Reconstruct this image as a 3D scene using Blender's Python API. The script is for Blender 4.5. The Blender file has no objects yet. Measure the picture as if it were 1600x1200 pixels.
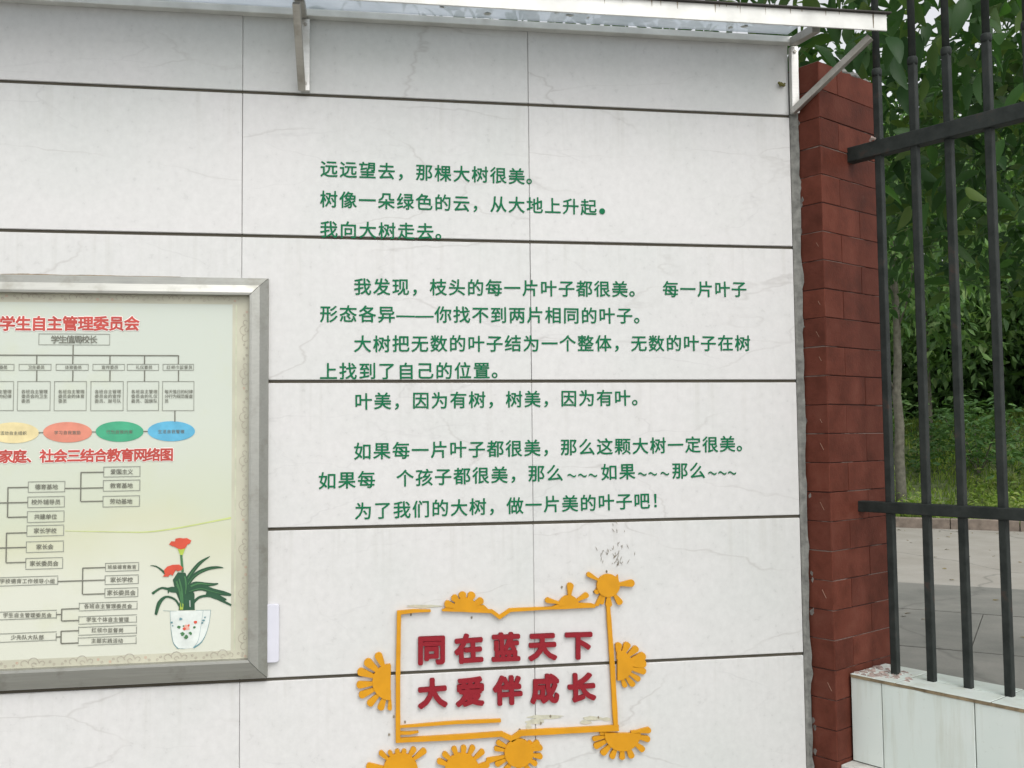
import bpy, bmesh, math, random
import numpy as np
from mathutils import Vector, Matrix

sc = bpy.context.scene
C = sc.collection
PI = math.pi
rnd = random.Random(7)

# ------------------------------------------------------------------ camera
RT = Vector((0.98735934, -0.15816826, -0.01021455))
UP = Vector((0.00148207, -0.05522985, 0.99847257))
FW = Vector((0.15849082, 0.98586635, 0.05429729))
CP = Vector((0.2314, -2.0296, 1.5524))
FPX = 1514.3
cam = bpy.data.cameras.new('camera')
cam.sensor_width = 36
cam.lens = FPX / 1600 * 36
cam.clip_start = 0.05
cam.clip_end = 500
co = bpy.data.objects.new('camera', cam)
C.objects.link(co)
m3 = Matrix((RT, UP, -FW)).transposed()
co.matrix_world = Matrix.Translation(CP) @ m3.to_4x4()
sc.camera = co

# ------------------------------------------------------------------ light
w = bpy.data.worlds.new('World')
sc.world = w
w.use_nodes = True
nt = w.node_tree
bg = nt.nodes['Background']
sky = nt.nodes.new('ShaderNodeTexSky')
sky.sky_type = 'NISHITA'
sky.sun_disc = False
SUN_EL, SUN_AZ = math.radians(52), math.radians(160)      # azimuth clockwise from +y
sky.sun_elevation = SUN_EL
sky.sun_rotation = SUN_AZ
sky.dust_density = 3
hs = nt.nodes.new('ShaderNodeHueSaturation')               # cloud cover: the blue is washed out
hs.inputs['Saturation'].default_value = 0.10
hs.inputs['Value'].default_value = 1.12
nt.links.new(sky.outputs[0], hs.inputs['Color'])
nt.links.new(hs.outputs[0], bg.inputs[0])
bg.inputs[1].default_value = 0.15
sl = bpy.data.lights.new('sun', 'SUN')
sl.energy = 0.45
sl.angle = math.radians(35)
sl.color = (1.0, 0.97, 0.92)
so = bpy.data.objects.new('sun', sl)
C.objects.link(so)
sd = Vector((math.sin(SUN_AZ) * math.cos(SUN_EL), math.cos(SUN_AZ) * math.cos(SUN_EL), math.sin(SUN_EL)))
so.rotation_euler = sd.to_track_quat('Z', 'Y').to_euler()
so.location = (0, -5, 8)
vs = sc.view_settings
vs.view_transform = 'Standard'
vs.look = 'None'
vs.gamma = 1
vs.exposure = 0.60
vs.use_curve_mapping = False
sc.render.engine = 'CYCLES'
sc.cycles.max_bounces = 6
sc.cycles.transparent_max_bounces = 8

# ------------------------------------------------------------------ helpers
G1 = 2.27                       # height of the top tile groove

def ray(u, v):
    return RT * ((u - 800) / FPX) - UP * ((v - 600) / FPX) + FW

def W(u, v, y=0.0):
    "the point of the vertical plane y = const that the photograph shows at pixel u, v -> (x, z)"
    d = ray(u, v)
    t = (y - CP.y) / d.y
    return CP.x + d.x * t, CP.z + d.z * t

def gnd(u, v, z=0.0):
    d = ray(u, v)
    t = (z - CP.z) / d.z
    return CP.x + d.x * t, CP.y + d.y * t

def tag(o, label=None, cat=None, group=None, kind=None):
    if label: o['label'] = label
    if cat: o['category'] = cat
    if group: o['group'] = group
    if kind: o['kind'] = kind
    return o

def link(name, me, mat=None, parent=None):
    o = bpy.data.objects.new(name, me)
    C.objects.link(o)
    if mat is not None and me is not None and not me.materials:
        me.materials.append(mat)
    if parent is not None: o.parent = parent
    return o

def empty(name, loc=(0, 0, 0), rz=0.0):
    o = bpy.data.objects.new(name, None)
    C.objects.link(o)
    o.empty_display_size = .05
    o.location = loc
    o.rotation_euler = (0, 0, rz)
    return o

class MB:
    "collects geometry for one mesh"
    def __init__(s): s.v = []; s.f = []
    def add(s, vs, fs):
        n = len(s.v); s.v += [tuple(p) for p in vs]; s.f += [tuple(i + n for i in f) for f in fs]
    def box(s, x0, x1, y0, y1, z0, z1, M=None):
        vs = [(x, y, z) for z in (z0, z1) for y in (y0, y1) for x in (x0, x1)]
        if M is not None: vs = [M @ Vector(p) for p in vs]
        s.add(vs, [(0, 2, 3, 1), (4, 5, 7, 6), (0, 1, 5, 4), (2, 6, 7, 3), (0, 4, 6, 2), (1, 3, 7, 5)])
    def tube(s, pts, r, n=8, square=False, up=(0, 0, 1), rads=None):
        pts = [Vector(p) for p in pts]
        k0 = len(s.v)
        if square: n = 4
        for i, p in enumerate(pts):
            d = (pts[min(i + 1, len(pts) - 1)] - pts[max(i - 1, 0)]).normalized()
            a = Vector(up).cross(d)
            if abs(d.z) > .75 and not square: a = Vector((1, 0, 0)).cross(d)
            if a.length < 1e-3: a = Vector((1, 0, 0)).cross(d)
            a.normalize(); b = d.cross(a)
            rr = rads[i] if rads else r
            for k in range(n):
                t = 2 * PI * k / n + (PI / 4 if square else 0)
                q = rr * (math.sqrt(2) if square else 1)
                s.v.append(tuple(p + a * (math.cos(t) * q) + b * (math.sin(t) * q)))
        for i in range(len(pts) - 1):
            for k in range(n):
                a0 = k0 + i * n + k; a1 = k0 + i * n + (k + 1) % n
                s.f.append((a0, a1, a1 + n, a0 + n))
        s.f.append(tuple(k0 + k for k in range(n))[::-1])
        e = k0 + (len(pts) - 1) * n
        s.f.append(tuple(e + k for k in range(n)))
    def plate(s, poly, y, t):
        "extrude an outline of (x, z) points of a plane facing -y: front at y, thickness t"
        ar = sum(poly[i][0] * poly[(i + 1) % len(poly)][1] - poly[(i + 1) % len(poly)][0] * poly[i][1] for i in range(len(poly)))
        if ar < 0: poly = poly[::-1]
        n = len(poly)
        s.add([(p[0], y, p[1]) for p in poly] + [(p[0], y + t, p[1]) for p in poly],
              [tuple(range(n))] + [tuple(range(2 * n - 1, n - 1, -1))] + [(i + n, (i + 1) % n + n, (i + 1) % n, i) for i in range(n)])
    def mesh(s, name):
        me = bpy.data.meshes.new(name); me.from_pydata(s.v, [], s.f); me.update(); return me
    def build(s, name, mat, parent=None, bevel=0, smooth=False, seg=2):
        me = s.mesh(name)
        if bevel:
            bm = bmesh.new(); bm.from_mesh(me)
            bmesh.ops.recalc_face_normals(bm, faces=bm.faces)
            ed = [e for e in bm.edges if len(e.link_faces) == 2 and e.calc_face_angle(0) > .5]
            bmesh.ops.bevel(bm, geom=ed, offset=bevel, segments=seg, affect='EDGES', profile=.5)
            bm.to_mesh(me); bm.free()
        if smooth:
            me.polygons.foreach_set('use_smooth', [True] * len(me.polygons))
        return link(name, me, mat, parent)

# ------------------------------------------------------------------ materials
class NB:
    def __init__(s, name):
        s.m = bpy.data.materials.new(name); s.m.use_nodes = True; s.t = s.m.node_tree
        s.b = s.t.nodes['Principled BSDF']; s.out = s.t.nodes['Material Output']
    def n(s, typ, **kw):
        x = s.t.nodes.new('ShaderNode' + typ)
        for k, v in kw.items():
            if k in x.inputs: x.inputs[k].default_value = v
            else: setattr(x, k, v)
        return x
    def l(s, a, b): s.t.links.new(a, b)
    def ramp(s, src, stops):
        r = s.n('ValToRGB')
        cr = r.color_ramp
        while len(cr.elements) < len(stops): cr.elements.new(.5)
        for e, (p, c) in zip(cr.elements, stops):
            e.position = p; e.color = c if len(c) == 4 else (*c, 1)
        s.l(src, r.inputs[0]); return r.outputs[0]
    def coord(s, rand=0, which='Object'):
        tc = s.n('TexCoord')
        if not rand: return tc.outputs[which]
        oi = s.n('ObjectInfo'); ml = s.n('Math', operation='MULTIPLY'); ml.inputs[1].default_value = rand
        s.l(oi.outputs['Random'], ml.inputs[0])
        ad = s.n('VectorMath', operation='ADD'); s.l(tc.outputs[which], ad.inputs[0]); s.l(ml.outputs[0], ad.inputs[1])
        return ad.outputs[0]
    def noise(s, co, scale, detail=4, rough=.55, dist=0):
        x = s.n('TexNoise', Scale=scale, Detail=detail, Roughness=rough, Distortion=dist)
        s.l(co, x.inputs['Vector']); return x
    def mix(s, fac, a, b, mode='MIX'):
        x = s.n('Mix', data_type='RGBA', blend_type=mode)
        for v, i in ((fac, 0), (a, 6), (b, 7)):
            if hasattr(v, 'links'): s.l(v, x.inputs[i])
            else: x.inputs[i].default_value = v if i == 0 else ((*v, 1) if len(v) == 3 else v)
        return x.outputs[2]
    def bump(s, h, st=.2, dist=.002):
        b = s.n('Bump', Strength=st, Distance=dist); s.l(h, b.inputs['Height']); s.l(b.outputs[0], s.b.inputs['Normal'])
    def done(s, col=None, rough=None, metal=None, spec=None):
        if col is not None:
            if hasattr(col, 'links'): s.l(col, s.b.inputs['Base Color'])
            else: s.b.inputs['Base Color'].default_value = (*col, 1)
        if rough is not None:
            if hasattr(rough, 'links'): s.l(rough, s.b.inputs['Roughness'])
            else: s.b.inputs['Roughness'].default_value = rough
        if metal is not None: s.b.inputs['Metallic'].default_value = metal
        if spec is not None: s.b.inputs['Specular IOR Level'].default_value = spec
        return s.m

def m_plain(name, col, rough=.6, metal=0, var=.12, scale=25, bump=0, spec=.5):
    b = NB(name); co_ = b.coord(3)
    ns = b.noise(co_, scale)
    lo = tuple(c * (1 - var) for c in col); hi = tuple(min(1, c * (1 + var)) for c in col)
    c = b.ramp(ns.outputs[0], [(.3, lo), (.7, hi)])
    if bump: b.bump(ns.outputs[0], bump)
    return b.done(c, rough, metal, spec)

def m_tile():
    b = NB('marble_glazed_tile'); co_ = b.coord(9)
    geo = b.n('NewGeometry')
    big = b.noise(co_, 2.2, 3)
    fine = b.noise(co_, 60, 6, .7)
    base = b.ramp(big.outputs[0], [(.3, (.575, .585, .565)), (.55, (.62, .612, .60)), (.75, (.60, .60, .582))])
    base = b.mix(.5, base, b.ramp(fine.outputs[0], [(.3, (.80, .80, .80)), (.7, (1, 1, 1))]), 'MULTIPLY')
    # thin broken veins
    def vein(scale, wdt, wob, thr, rot, msc):
        mpv = b.n('Mapping'); mpv.inputs['Rotation'].default_value = (0, rot, 0); mpv.inputs['Scale'].default_value = (.55, 1, 1.5); b.l(co_, mpv.inputs[0])
        dn = b.noise(mpv.outputs[0], 3.2, 5, .6)
        sc1 = b.n('VectorMath', operation='SCALE'); sc1.inputs['Scale'].default_value = wob; b.l(dn.outputs[1], sc1.inputs[0])
        ad1 = b.n('VectorMath', operation='ADD'); b.l(mpv.outputs[0], ad1.inputs[0]); b.l(sc1.outputs[0], ad1.inputs[1])
        vo = b.n('TexVoronoi', feature='DISTANCE_TO_EDGE', Scale=scale); b.l(ad1.outputs[0], vo.inputs['Vector'])
        line = b.ramp(vo.outputs['Distance'], [(0, (1, 1, 1)), (wdt, (0, 0, 0))])
        mk = b.noise(co_, msc, 3)
        msk = b.ramp(mk.outputs[0], [(thr, (0, 0, 0)), (thr + .16, (1, 1, 1))])
        mm = b.n('Math', operation='MULTIPLY'); b.l(line, mm.inputs[0]); b.l(msk, mm.inputs[1]); return mm.outputs[0]
    v1 = vein(2.2, .0065, .20, .42, .6, 3.5); v2 = vein(4.6, .011, .22, .5, -.5, 5)
    f1 = b.n('Math', operation='MULTIPLY'); f1.inputs[1].default_value = .38; b.l(v1, f1.inputs[0])
    f2 = b.n('Math', operation='MULTIPLY'); f2.inputs[1].default_value = .28; b.l(v2, f2.inputs[0])
    c = b.mix(f1.outputs[0], base, (.33, .31, .29))
    c = b.mix(f2.outputs[0], c, (.36, .35, .35))
    # rain grime running down from under the canopy
    sx = b.n('Mapping'); sx.inputs['Scale'].default_value = (26, 26, 1.1); b.l(geo.outputs['Position'], sx.inputs[0])
    st = b.noise(sx.outputs[0], 1.0, 4, .6)
    sz = b.n('SeparateXYZ'); b.l(geo.outputs['Position'], sz.inputs[0])
    hz = b.n('MapRange'); hz.inputs[1].default_value = 1.9; hz.inputs[2].default_value = 2.46; hz.inputs[3].default_value = 0.0; hz.inputs[4].default_value = .06
    b.l(sz.outputs[2], hz.inputs[0])
    sm = b.n('Math', operation='MULTIPLY'); b.l(b.ramp(st.outputs[0], [(.35, (.15, .15, .15)), (.7, (1, 1, 1))]), sm.inputs[0]); b.l(hz.outputs[0], sm.inputs[1])
    c = b.mix(sm.outputs[0], c, (.40, .405, .36))
    # faint runs of dirt below the top edge of each tile
    tc2 = b.n('TexCoord'); sz2 = b.n('SeparateXYZ'); b.l(tc2.outputs['Object'], sz2.inputs[0])
    h2 = b.n('MapRange'); h2.inputs[1].default_value = .13; h2.inputs[2].default_value = .294; h2.inputs[3].default_value = 0; h2.inputs[4].default_value = .22; b.l(sz2.outputs[2], h2.inputs[0])
    m3_ = b.n('Mapping'); m3_.inputs['Scale'].default_value = (48, 48, 2.0); b.l(geo.outputs['Position'], m3_.inputs[0])
    n3 = b.noise(m3_.outputs[0], 1.0, 4, .6)
    g3 = b.n('Math', operation='MULTIPLY'); b.l(b.ramp(n3.outputs[0], [(.52, (0, 0, 0)), (.72, (1, 1, 1))]), g3.inputs[0]); b.l(h2.outputs[0], g3.inputs[1])
    c = b.mix(g3.outputs[0], c, (.33, .32, .27))
    # specks
    sp = b.n('TexVoronoi', Scale=30.0); b.l(co_, sp.inputs['Vector'])
    sm2 = b.ramp(sp.outputs['Distance'], [(.0, (.35, .35, .35)), (.035, (0, 0, 0))])
    c = b.mix(sm2, c, (.2, .18, .14))
    r = b.ramp(fine.outputs[0], [(.3, (.26, .26, .26)), (.7, (.36, .36, .36))])
    b.bump(b.noise(co_, 7, 2).outputs[0], .12, .001)
    return b.done(c, r, 0, .45)

M = {}
M['tile'] = m_tile()
M['groove'] = m_plain('groove_grout', (.085, .075, .055), .9)
M['joint'] = m_plain('joint_cement', (.27, .26, .24), .9)
M['core'] = m_plain('wall_render', (.36, .36, .34), .9)
M['mortar'] = m_plain('grey_mortar', (.17, .17, .155), .95, var=.35, scale=70, bump=.6)
M['green'] = m_plain('green_vinyl', (.006, .135, .056), .6, var=.14, scale=60, spec=.15)
M['red'] = m_plain('red_paint', (.23, .010, .018), .55, var=.28, scale=50, bump=.2, spec=.25)
M['yellow'] = m_plain('yellow_orange_paint', (.56, .255, .006), .5, var=.07, scale=30, bump=.15, spec=.3)
M['white_plastic'] = m_plain('white_plastic', (.58, .58, .64), .4, var=.04)

def m_steel(name, col, rough, metal=.85):
    b = NB(name); co_ = b.coord(5)
    mp = b.n('Mapping'); mp.inputs['Scale'].default_value = (3, 60, 60); b.l(co_, mp.inputs[0])
    ns = b.noise(mp.outputs[0], 4, 5, .6); n2 = b.noise(co_, 14, 5, .65)
    c = b.mix(b.ramp(n2.outputs[0], [(.52, (0, 0, 0)), (.72, (.65, .65, .65))]), b.ramp(ns.outputs[0], [(.3, tuple(x * .88 for x in col)), (.7, col)]), tuple(x * .55 for x in (col[0], col[1] * .97, col[2] * .86)))
    b.bump(ns.outputs[0], .06, .001)
    r = b.ramp(n2.outputs[0], [(.3, (rough,) * 3), (.75, (rough + .18,) * 3)])
    return b.done(c, r, metal)
M['steel'] = m_steel('brushed_steel', (.74, .73, .70), .38)
M['steel_dull'] = m_steel('weathered_steel', (.48, .46, .42), .45)
M['grey_steel'] = m_steel('grey_steel', (.36, .39, .42), .4, .5)
M['alu'] = m_steel('aluminium_frame', (.42, .42, .385), .33)
M['white_steel'] = m_plain('white_steel', (.60, .60, .565), .42, .25, var=.14, scale=16)
M['edge_dark'] = m_plain('dark_edge', (.05, .045, .04), .8)

def m_pane():
    b = NB('roof_pane'); co_ = b.coord()
    ns = b.noise(co_, 9, 5, .6)
    c = b.ramp(ns.outputs[0], [(.3, (.40, .43, .45)), (.7, (.56, .58, .60))])
    tl = b.n('BsdfTranslucent'); b.l(c, tl.inputs[0])
    b.done(c, .2)
    mx = b.n('MixShader'); mx.inputs[0].default_value = .75
    b.l(b.b.outputs[0], mx.inputs[1]); b.l(tl.outputs[0], mx.inputs[2])
    tp = b.n('BsdfTransparent'); tp.inputs[0].default_value = (.86, .9, .93, 1)
    m2 = b.n('MixShader'); m2.inputs[0].default_value = .45
    b.l(mx.outputs[0], m2.inputs[1]); b.l(tp.outputs[0], m2.inputs[2]); b.l(m2.outputs[0], b.out.inputs[0])
    return b.m
M['pane'] = m_pane()

def m_brick():
    b = NB('red_glazed_brick'); co_ = b.coord(7)
    n1 = b.noise(co_, 18, 5, .6); n2 = b.noise(co_, 160, 3, .6)
    oi = b.n('ObjectInfo')
    c = b.ramp(n1.outputs[0], [(.3, (.082, .025, .016)), (.52, (.118, .036, .024)), (.8, (.145, .053, .037))])
    v = b.ramp(oi.outputs['Random'], [(0, (.86, .87, .88)), (1, (1.10, 1.08, 1.05))])
    c = b.mix(1.0, c, v, 'MULTIPLY')
    c = b.mix(b.ramp(b.noise(co_, 42, 6, .7).outputs[0], [(.66, (0, 0, 0)), (.80, (.3, .3, .3))]), c, (.20, .11, .085))
    b.bump(n2.outputs[0], .5, .0012)
    return b.done(c, b.ramp(n1.outputs[0], [(.3, (.5,) * 3), (.7, (.65,) * 3)]), 0, .07)
M['brick'] = m_brick()

def m_bmortar():
    b = NB('pillar_mortar'); geo = b.n('NewGeometry')
    ns = b.noise(geo.outputs['Position'], 7, 4)
    return b.done(b.ramp(ns.outputs[0], [(.49, (.045, .017, .012)), (.56, (.26, .20, .17))]), .9)
M['bmortar'] = m_bmortar()

def m_iron():
    b = NB('painted_iron'); co_ = b.coord(3)
    n1 = b.noise(co_, 22, 6, .65)
    c = b.ramp(n1.outputs[0], [(.35, (.013, .017, .015)), (.60, (.028, .033, .030)), (.76, (.065, .040, .030))])
    b.bump(n1.outputs[0], .3, .001)
    return b.done(c, .62, 0, .25)
M['iron'] = m_iron()

def m_mint():
    b = NB('pale_mint_tile'); co_ = b.coord(7)
    n1 = b.noise(co_, 5, 3); n2 = b.noise(co_, 90, 5, .7)
    c = b.ramp(n1.outputs[0], [(.3, (.62, .69, .645)), (.7, (.69, .74, .70))])
    c = b.mix(b.ramp(n2.outputs[0], [(.62, (0, 0, 0)), (.8, (.5, .5, .5))]), c, (.42, .45, .38))
    g_ = b.n('NewGeometry'); mp = b.n('Mapping'); mp.inputs['Scale'].default_value = (30, 30, 3); b.l(g_.outputs['Position'], mp.inputs[0])
    n3 = b.noise(mp.outputs[0], 1, 5, .65)
    c = b.mix(b.ramp(n3.outputs[0], [(.5, (0, 0, 0)), (.75, (.45, .45, .45))]), c, (.40, .40, .29))
    return b.done(c, .3, 0, .45)
M['mint'] = m_mint()
M['tan_edge'] = m_plain('unglazed_tile_edge', (.22, .17, .10), .9, var=.4, scale=60)
M['patch'] = m_plain('old_mortar_patch', (.34, .27, .24), .95, var=.4, scale=80, bump=.8)
M['leaf_scrap'] = m_plain('dry_leaf', (.55, .56, .52), .8)

def m_leaf(name, cols, tr=.35, rough=.45):
    b = NB(name); geo = b.n('NewGeometry'); oi = b.n('ObjectInfo')
    ad = b.n('Math', operation='ADD'); b.l(geo.outputs['Random Per Island'], ad.inputs[0]); b.l(oi.outputs['Random'], ad.inputs[1])
    fr = b.n('Math', operation='FRACT'); b.l(ad.outputs[0], fr.inputs[0])
    c = b.ramp(fr.outputs[0], [(i / (len(cols) - 1), k) for i, k in enumerate(cols)])
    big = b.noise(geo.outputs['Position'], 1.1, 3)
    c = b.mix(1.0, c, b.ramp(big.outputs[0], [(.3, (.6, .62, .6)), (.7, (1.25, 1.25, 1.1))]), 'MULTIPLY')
    tl = b.n('BsdfTranslucent'); b.l(b.mix(1.0, c, (1.3, 1.5, .7), 'MULTIPLY'), tl.inputs[0])
    b.done(c, rough, 0, .22)
    mx = b.n('MixShader'); mx.inputs[0].default_value = tr
    b.l(b.b.outputs[0], mx.inputs[1]); b.l(tl.outputs[0], mx.inputs[2]); b.l(mx.outputs[0], b.out.inputs[0])
    return b.m
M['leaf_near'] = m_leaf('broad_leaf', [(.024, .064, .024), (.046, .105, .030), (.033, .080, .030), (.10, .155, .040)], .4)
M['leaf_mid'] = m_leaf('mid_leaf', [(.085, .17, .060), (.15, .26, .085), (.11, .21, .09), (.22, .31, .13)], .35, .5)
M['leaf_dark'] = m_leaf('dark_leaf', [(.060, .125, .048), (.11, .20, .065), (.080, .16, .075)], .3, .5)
M['grass'] = m_leaf('grass_blade', [(.17, .27, .05), (.26, .34, .07), (.13, .22, .055), (.30, .33, .12)], .35, .6)
M['litter'] = m_leaf('fallen_leaf', [(.16, .11, .05), (.22, .17, .07), (.10, .08, .04)], .1, .8)
M['bark'] = m_plain('grey_bark', (.11, .105, .08), .95, var=.35, scale=14, bump=.8)
M['soil'] = m_plain('bank_soil', (.10, .13, .05), .95, var=.4, scale=2)

def m_conc(name, a, c_, sc_=1.5, rough=.9):
    b = NB(name); geo = b.n('NewGeometry'); oi = b.n('ObjectInfo')
    n1 = b.noise(geo.outputs['Position'], sc_, 6, .65); n2 = b.noise(geo.outputs['Position'], 60, 4, .7)
    c = b.ramp(n1.outputs[0], [(.3, a), (.7, c_)])
    c = b.mix(.5, c, b.ramp(n2.outputs[0], [(.3, (.8, .8, .8)), (.7, (1.1, 1.1, 1.1))]), 'MULTIPLY')
    # hairline cracks
    vo = b.n('TexVoronoi', feature='DISTANCE_TO_EDGE', Scale=.22)
    dn = b.noise(geo.outputs['Position'], .7, 5)
    mx = b.n('VectorMath', operation='ADD'); b.l(geo.outputs['Position'], mx.inputs[0]); b.l(dn.outputs[1], mx.inputs[1]); b.l(mx.outputs[0], vo.inputs['Vector'])
    c = b.mix(b.ramp(vo.outputs['Distance'], [(.0, (.5,) * 3), (.006, (0,) * 3)]), c, (.08, .08, .07))
    b.bump(n2.outputs[0], .4, .002)
    return b.done(c, rough)
M['road'] = m_conc('pale_concrete_road', (.25, .235, .20), (.32, .305, .27))
M['slab'] = m_conc('grey_paving', (.115, .118, .104), (.215, .21, .185), 1.3)
M['ground'] = m_conc('forecourt', (.29, .29, .27), (.36, .355, .335), .6)
M['kerb'] = m_plain('kerb_stone', (.19, .155, .125), .95, var=.3, scale=9, bump=.5)

# ------------------------------------------------------------------ ground, road, bank
b = MB(); b.box(-150, 150, -150, 150, -.3, -.06); g = b.build('ground', M['ground']); tag(g, kind='structure')
b = MB(); b.box(-12, 12, -14, .3, -.055, 0); g = b.build('forecourt_pavement', M['ground']); tag(g, kind='structure')
ang = math.radians(-38)
E = Vector((math.cos(ang), math.sin(ang), 0)); N = Vector((-E.y, E.x, 0))
def en(e, n, z=0): return E * e + N * n + Vector((0, 0, z))
ME = Matrix(((E.x, N.x, 0, 0), (E.y, N.y, 0, 0), (0, 0, 1, 0), (0, 0, 0, 1)))
# concrete road beyond the pavement
b = MB(); b.box(-16, 14, 9.43, 15.74, -.05, -.012, ME); g = b.build('road', M['road']); tag(g, kind='structure')
pv = MB(); pv.box(-16, 14, 1.4, 9.40, -.05, -.02, ME); pv = pv.build('pavement', M['edge_dark']); tag(pv, kind='structure')
slabm = {}
rows = [1.42, 3.0, 4.6, 6.2, 7.80, 9.40]
for i in range(5):
    k = (i % 2) * .9
    e = -9.0 + k
    while e < 9.5:
        q = MB(); q.box(0, 1.793, 0, rows[i + 1] - rows[i] - .022, -.018, 0)
        key = round(rows[i + 1] - rows[i], 3)
        if key not in slabm: slabm[key] = q.mesh('paving_slab'); slabm[key].materials.append(M['slab'])
        o = link('paving_slab', slabm[key], None, pv)
        o.matrix_local = Matrix.Translation(en(e, rows[i] + .005, rnd.uniform(-.003, .002))) @ Matrix.Rotation(ang, 4, 'Z')
        e += 1.8
kb = empty('kerb'); tag(kb, kind='structure')
q = MB(); q.box(.006, .994, 0, .16, -.05, .15); kme = None
for i in range(22):
    if kme is None:
        o = q.build('kerb_stone', M['kerb'], kb, .012); kme = o.data
    else: o = link('kerb_stone', kme, None, kb)
    o.matrix_local = Matrix.Translation(en(-10 + i, 15.745 + rnd.uniform(-.008, .008), rnd.uniform(-.01, .008))) @ Matrix.Rotation(ang, 4, 'Z')

def bank_z(e, n):
    t = max(0, min(1, (n - 17.2) / 8.0)); t = t * t * (3 - 2 * t)
    return .10 + 1.75 * t + .10 * math.sin(e * .7) * math.cos(n * .5) + .05 * math.sin(e * 2.1 + n)
b = MB(); ne, nn = 40, 30
for j in range(nn + 1):
    for i in range(ne + 1):
        e = -22 + 44 * i / ne; n = 15.9 + 34 * (j / nn) ** 1.5
        b.v.append(tuple(en(e, n, bank_z(e, n))))
for j in range(nn):
    for i in range(ne):
        a = j * (ne + 1) + i; b.f.append((a, a + 1, a + ne + 2, a + ne + 1))
g = b.build('grass_bank', M['soil'], smooth=True); tag(g, kind='structure')

# ------------------------------------------------------------------ leaves and trees
nprnd = np.random.default_rng(11)
def leaf_template(L=1.0, wd=.34, seg=4, fold=.16, droop=.25):
    vs, fs = [], []
    for i in range(seg + 1):
        t = i / seg
        wv = wd * math.sin(PI * min(1, t * .93 + .03)) ** .8 * (1 - .35 * t)
        x = L * t; z = -droop * t * t
        vs += [(x, wv / 2, z + fold * wv), (x, 0, z), (x, -wv / 2, z + fold * wv)]
    for i in range(seg):
        a = i * 3
        fs += [(a, a + 1, a + 4, a + 3), (a + 1, a + 2, a + 5, a + 4)]
    return np.array(vs), np.array(fs)
def scatter(name, tmpl, pos, size, mat, parent=None, tilt=(-.9, .3), yaw=None, roll=.7):
    tv, tf = tmpl; n = len(pos)
    yw = nprnd.uniform(0, 2 * PI, n) if yaw is None else yaw
    pt = nprnd.uniform(tilt[0], tilt[1], n); rl = nprnd.normal(0, roll, n)
    cy, sy, cp, sp, cr, sr = np.cos(yw), np.sin(yw), np.cos(pt), np.sin(pt), np.cos(rl), np.sin(rl)
    R = np.empty((n, 3, 3))
    # columns: forward, side, normal with roll
    f = np.stack([cy * cp, sy * cp, sp], 1); s = np.stack([-sy, cy, np.zeros(n)], 1); u = np.cross(f, s)
    s2 = s * cr[:, None] + u * sr[:, None]; u2 = -s * sr[:, None] + u * cr[:, None]
    R[:, :, 0] = f; R[:, :, 1] = s2; R[:, :, 2] = u2
    V = np.einsum('nij,kj->nki', R, tv) * np.asarray(size)[:, None, None] + np.asarray(pos)[:, None, :]
    F = tf[None] + (np.arange(n) * len(tv))[:, None, None]
    me = bpy.data.meshes.new(name)
    V = V.reshape(-1, 3); F = F.reshape(-1, tf.shape[1])
    me.vertices.add(len(V)); me.vertices.foreach_set('co', V.ravel())
    me.loops.add(F.size); me.loops.foreach_set('vertex_index', F.ravel().astype(np.int32))
    me.polygons.add(len(F)); me.polygons.foreach_set('loop_start', np.arange(0, F.size, tf.shape[1], dtype=np.int32))
    me.polygons.foreach_set('loop_total', np.full(len(F), tf.shape[1], dtype=np.int32))
    me.update(); me.validate()
    o = link(name, me, mat, parent); o['kind'] = 'stuff'; return o

def limb(b, p0, p1, r0, r1, wob=.12, n=6):
    p0, p1 = Vector(p0), Vector(p1); L = (p1 - p0).length
    pts = []
    for i in range(n + 1):
        t = i / n; k = math.sin(PI * t) * L * wob
        pts.append(p0.lerp(p1, t) + Vector((rnd.uniform(-k, k), rnd.uniform(-k, k), rnd.uniform(-k, k) * .5 + .25 * k)))
    b.tube(pts, 0, 7, rads=[r0 + (r1 - r0) * i / n for i in range(n + 1)]); return pts

def tree(name, label, cat, base, h, crown_c, crown_r, nclu, per, lsize, mat, tmpl, trunk_r, group=None, clr=.34, low=.0, tilt=(-.9, .3), lean=(0, 0), keep=None):
    t = empty(name, base); tag(t, label, cat, group)
    b = MB()
    top = Vector((lean[0], lean[1], h * .62))
    pts = limb(b, (0, 0, -.1), top, trunk_r, trunk_r * .5, .006, 9)
    b.build('trunk', M['bark'], t, smooth=True)
    cc = Vector(crown_c); cr = Vector(crown_r)
    cl = []
    while len(cl) < nclu:
        p = Vector((rnd.uniform(-1, 1), rnd.uniform(-1, 1), rnd.uniform(-1, 1)))
        if .30 < p.length < 1 and p.z > -1 + low:
            q = cc + Vector((p.x * cr.x, p.y * cr.y, p.z * cr.z))
            if keep is None or keep(q + Vector(base)): cl.append(q)
    br = MB()
    for i in range(0, min(nclu, 26)):
        if cl[i].z < cc.z + cr.z * .35: continue
        s = pts[rnd.randint(4, len(pts) - 1)]
        limb(br, s, cl[i], trunk_r * .16, .004, .06, 5)
    br.build('branches', M['bark'], t, smooth=True)['kind'] = 'stuff'
    pos = []
    for c_ in cl:
        k = int(per * rnd.uniform(.6, 1.4)); s = clr * rnd.uniform(.6, 1.3)
        pos.append(nprnd.normal(0, 1, (k, 3)) * (s, s, s * .6) + np.array(c_))
    pos = np.concatenate(pos)
    scatter('foliage', tmpl, pos, nprnd.uniform(.65, 1.25, len(pos)) * lsize, mat, t, tilt)
    return t, cl

T4 = leaf_template(seg=4, wd=.50, droop=.32); T2 = leaf_template(wd=.5, seg=2)
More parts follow.
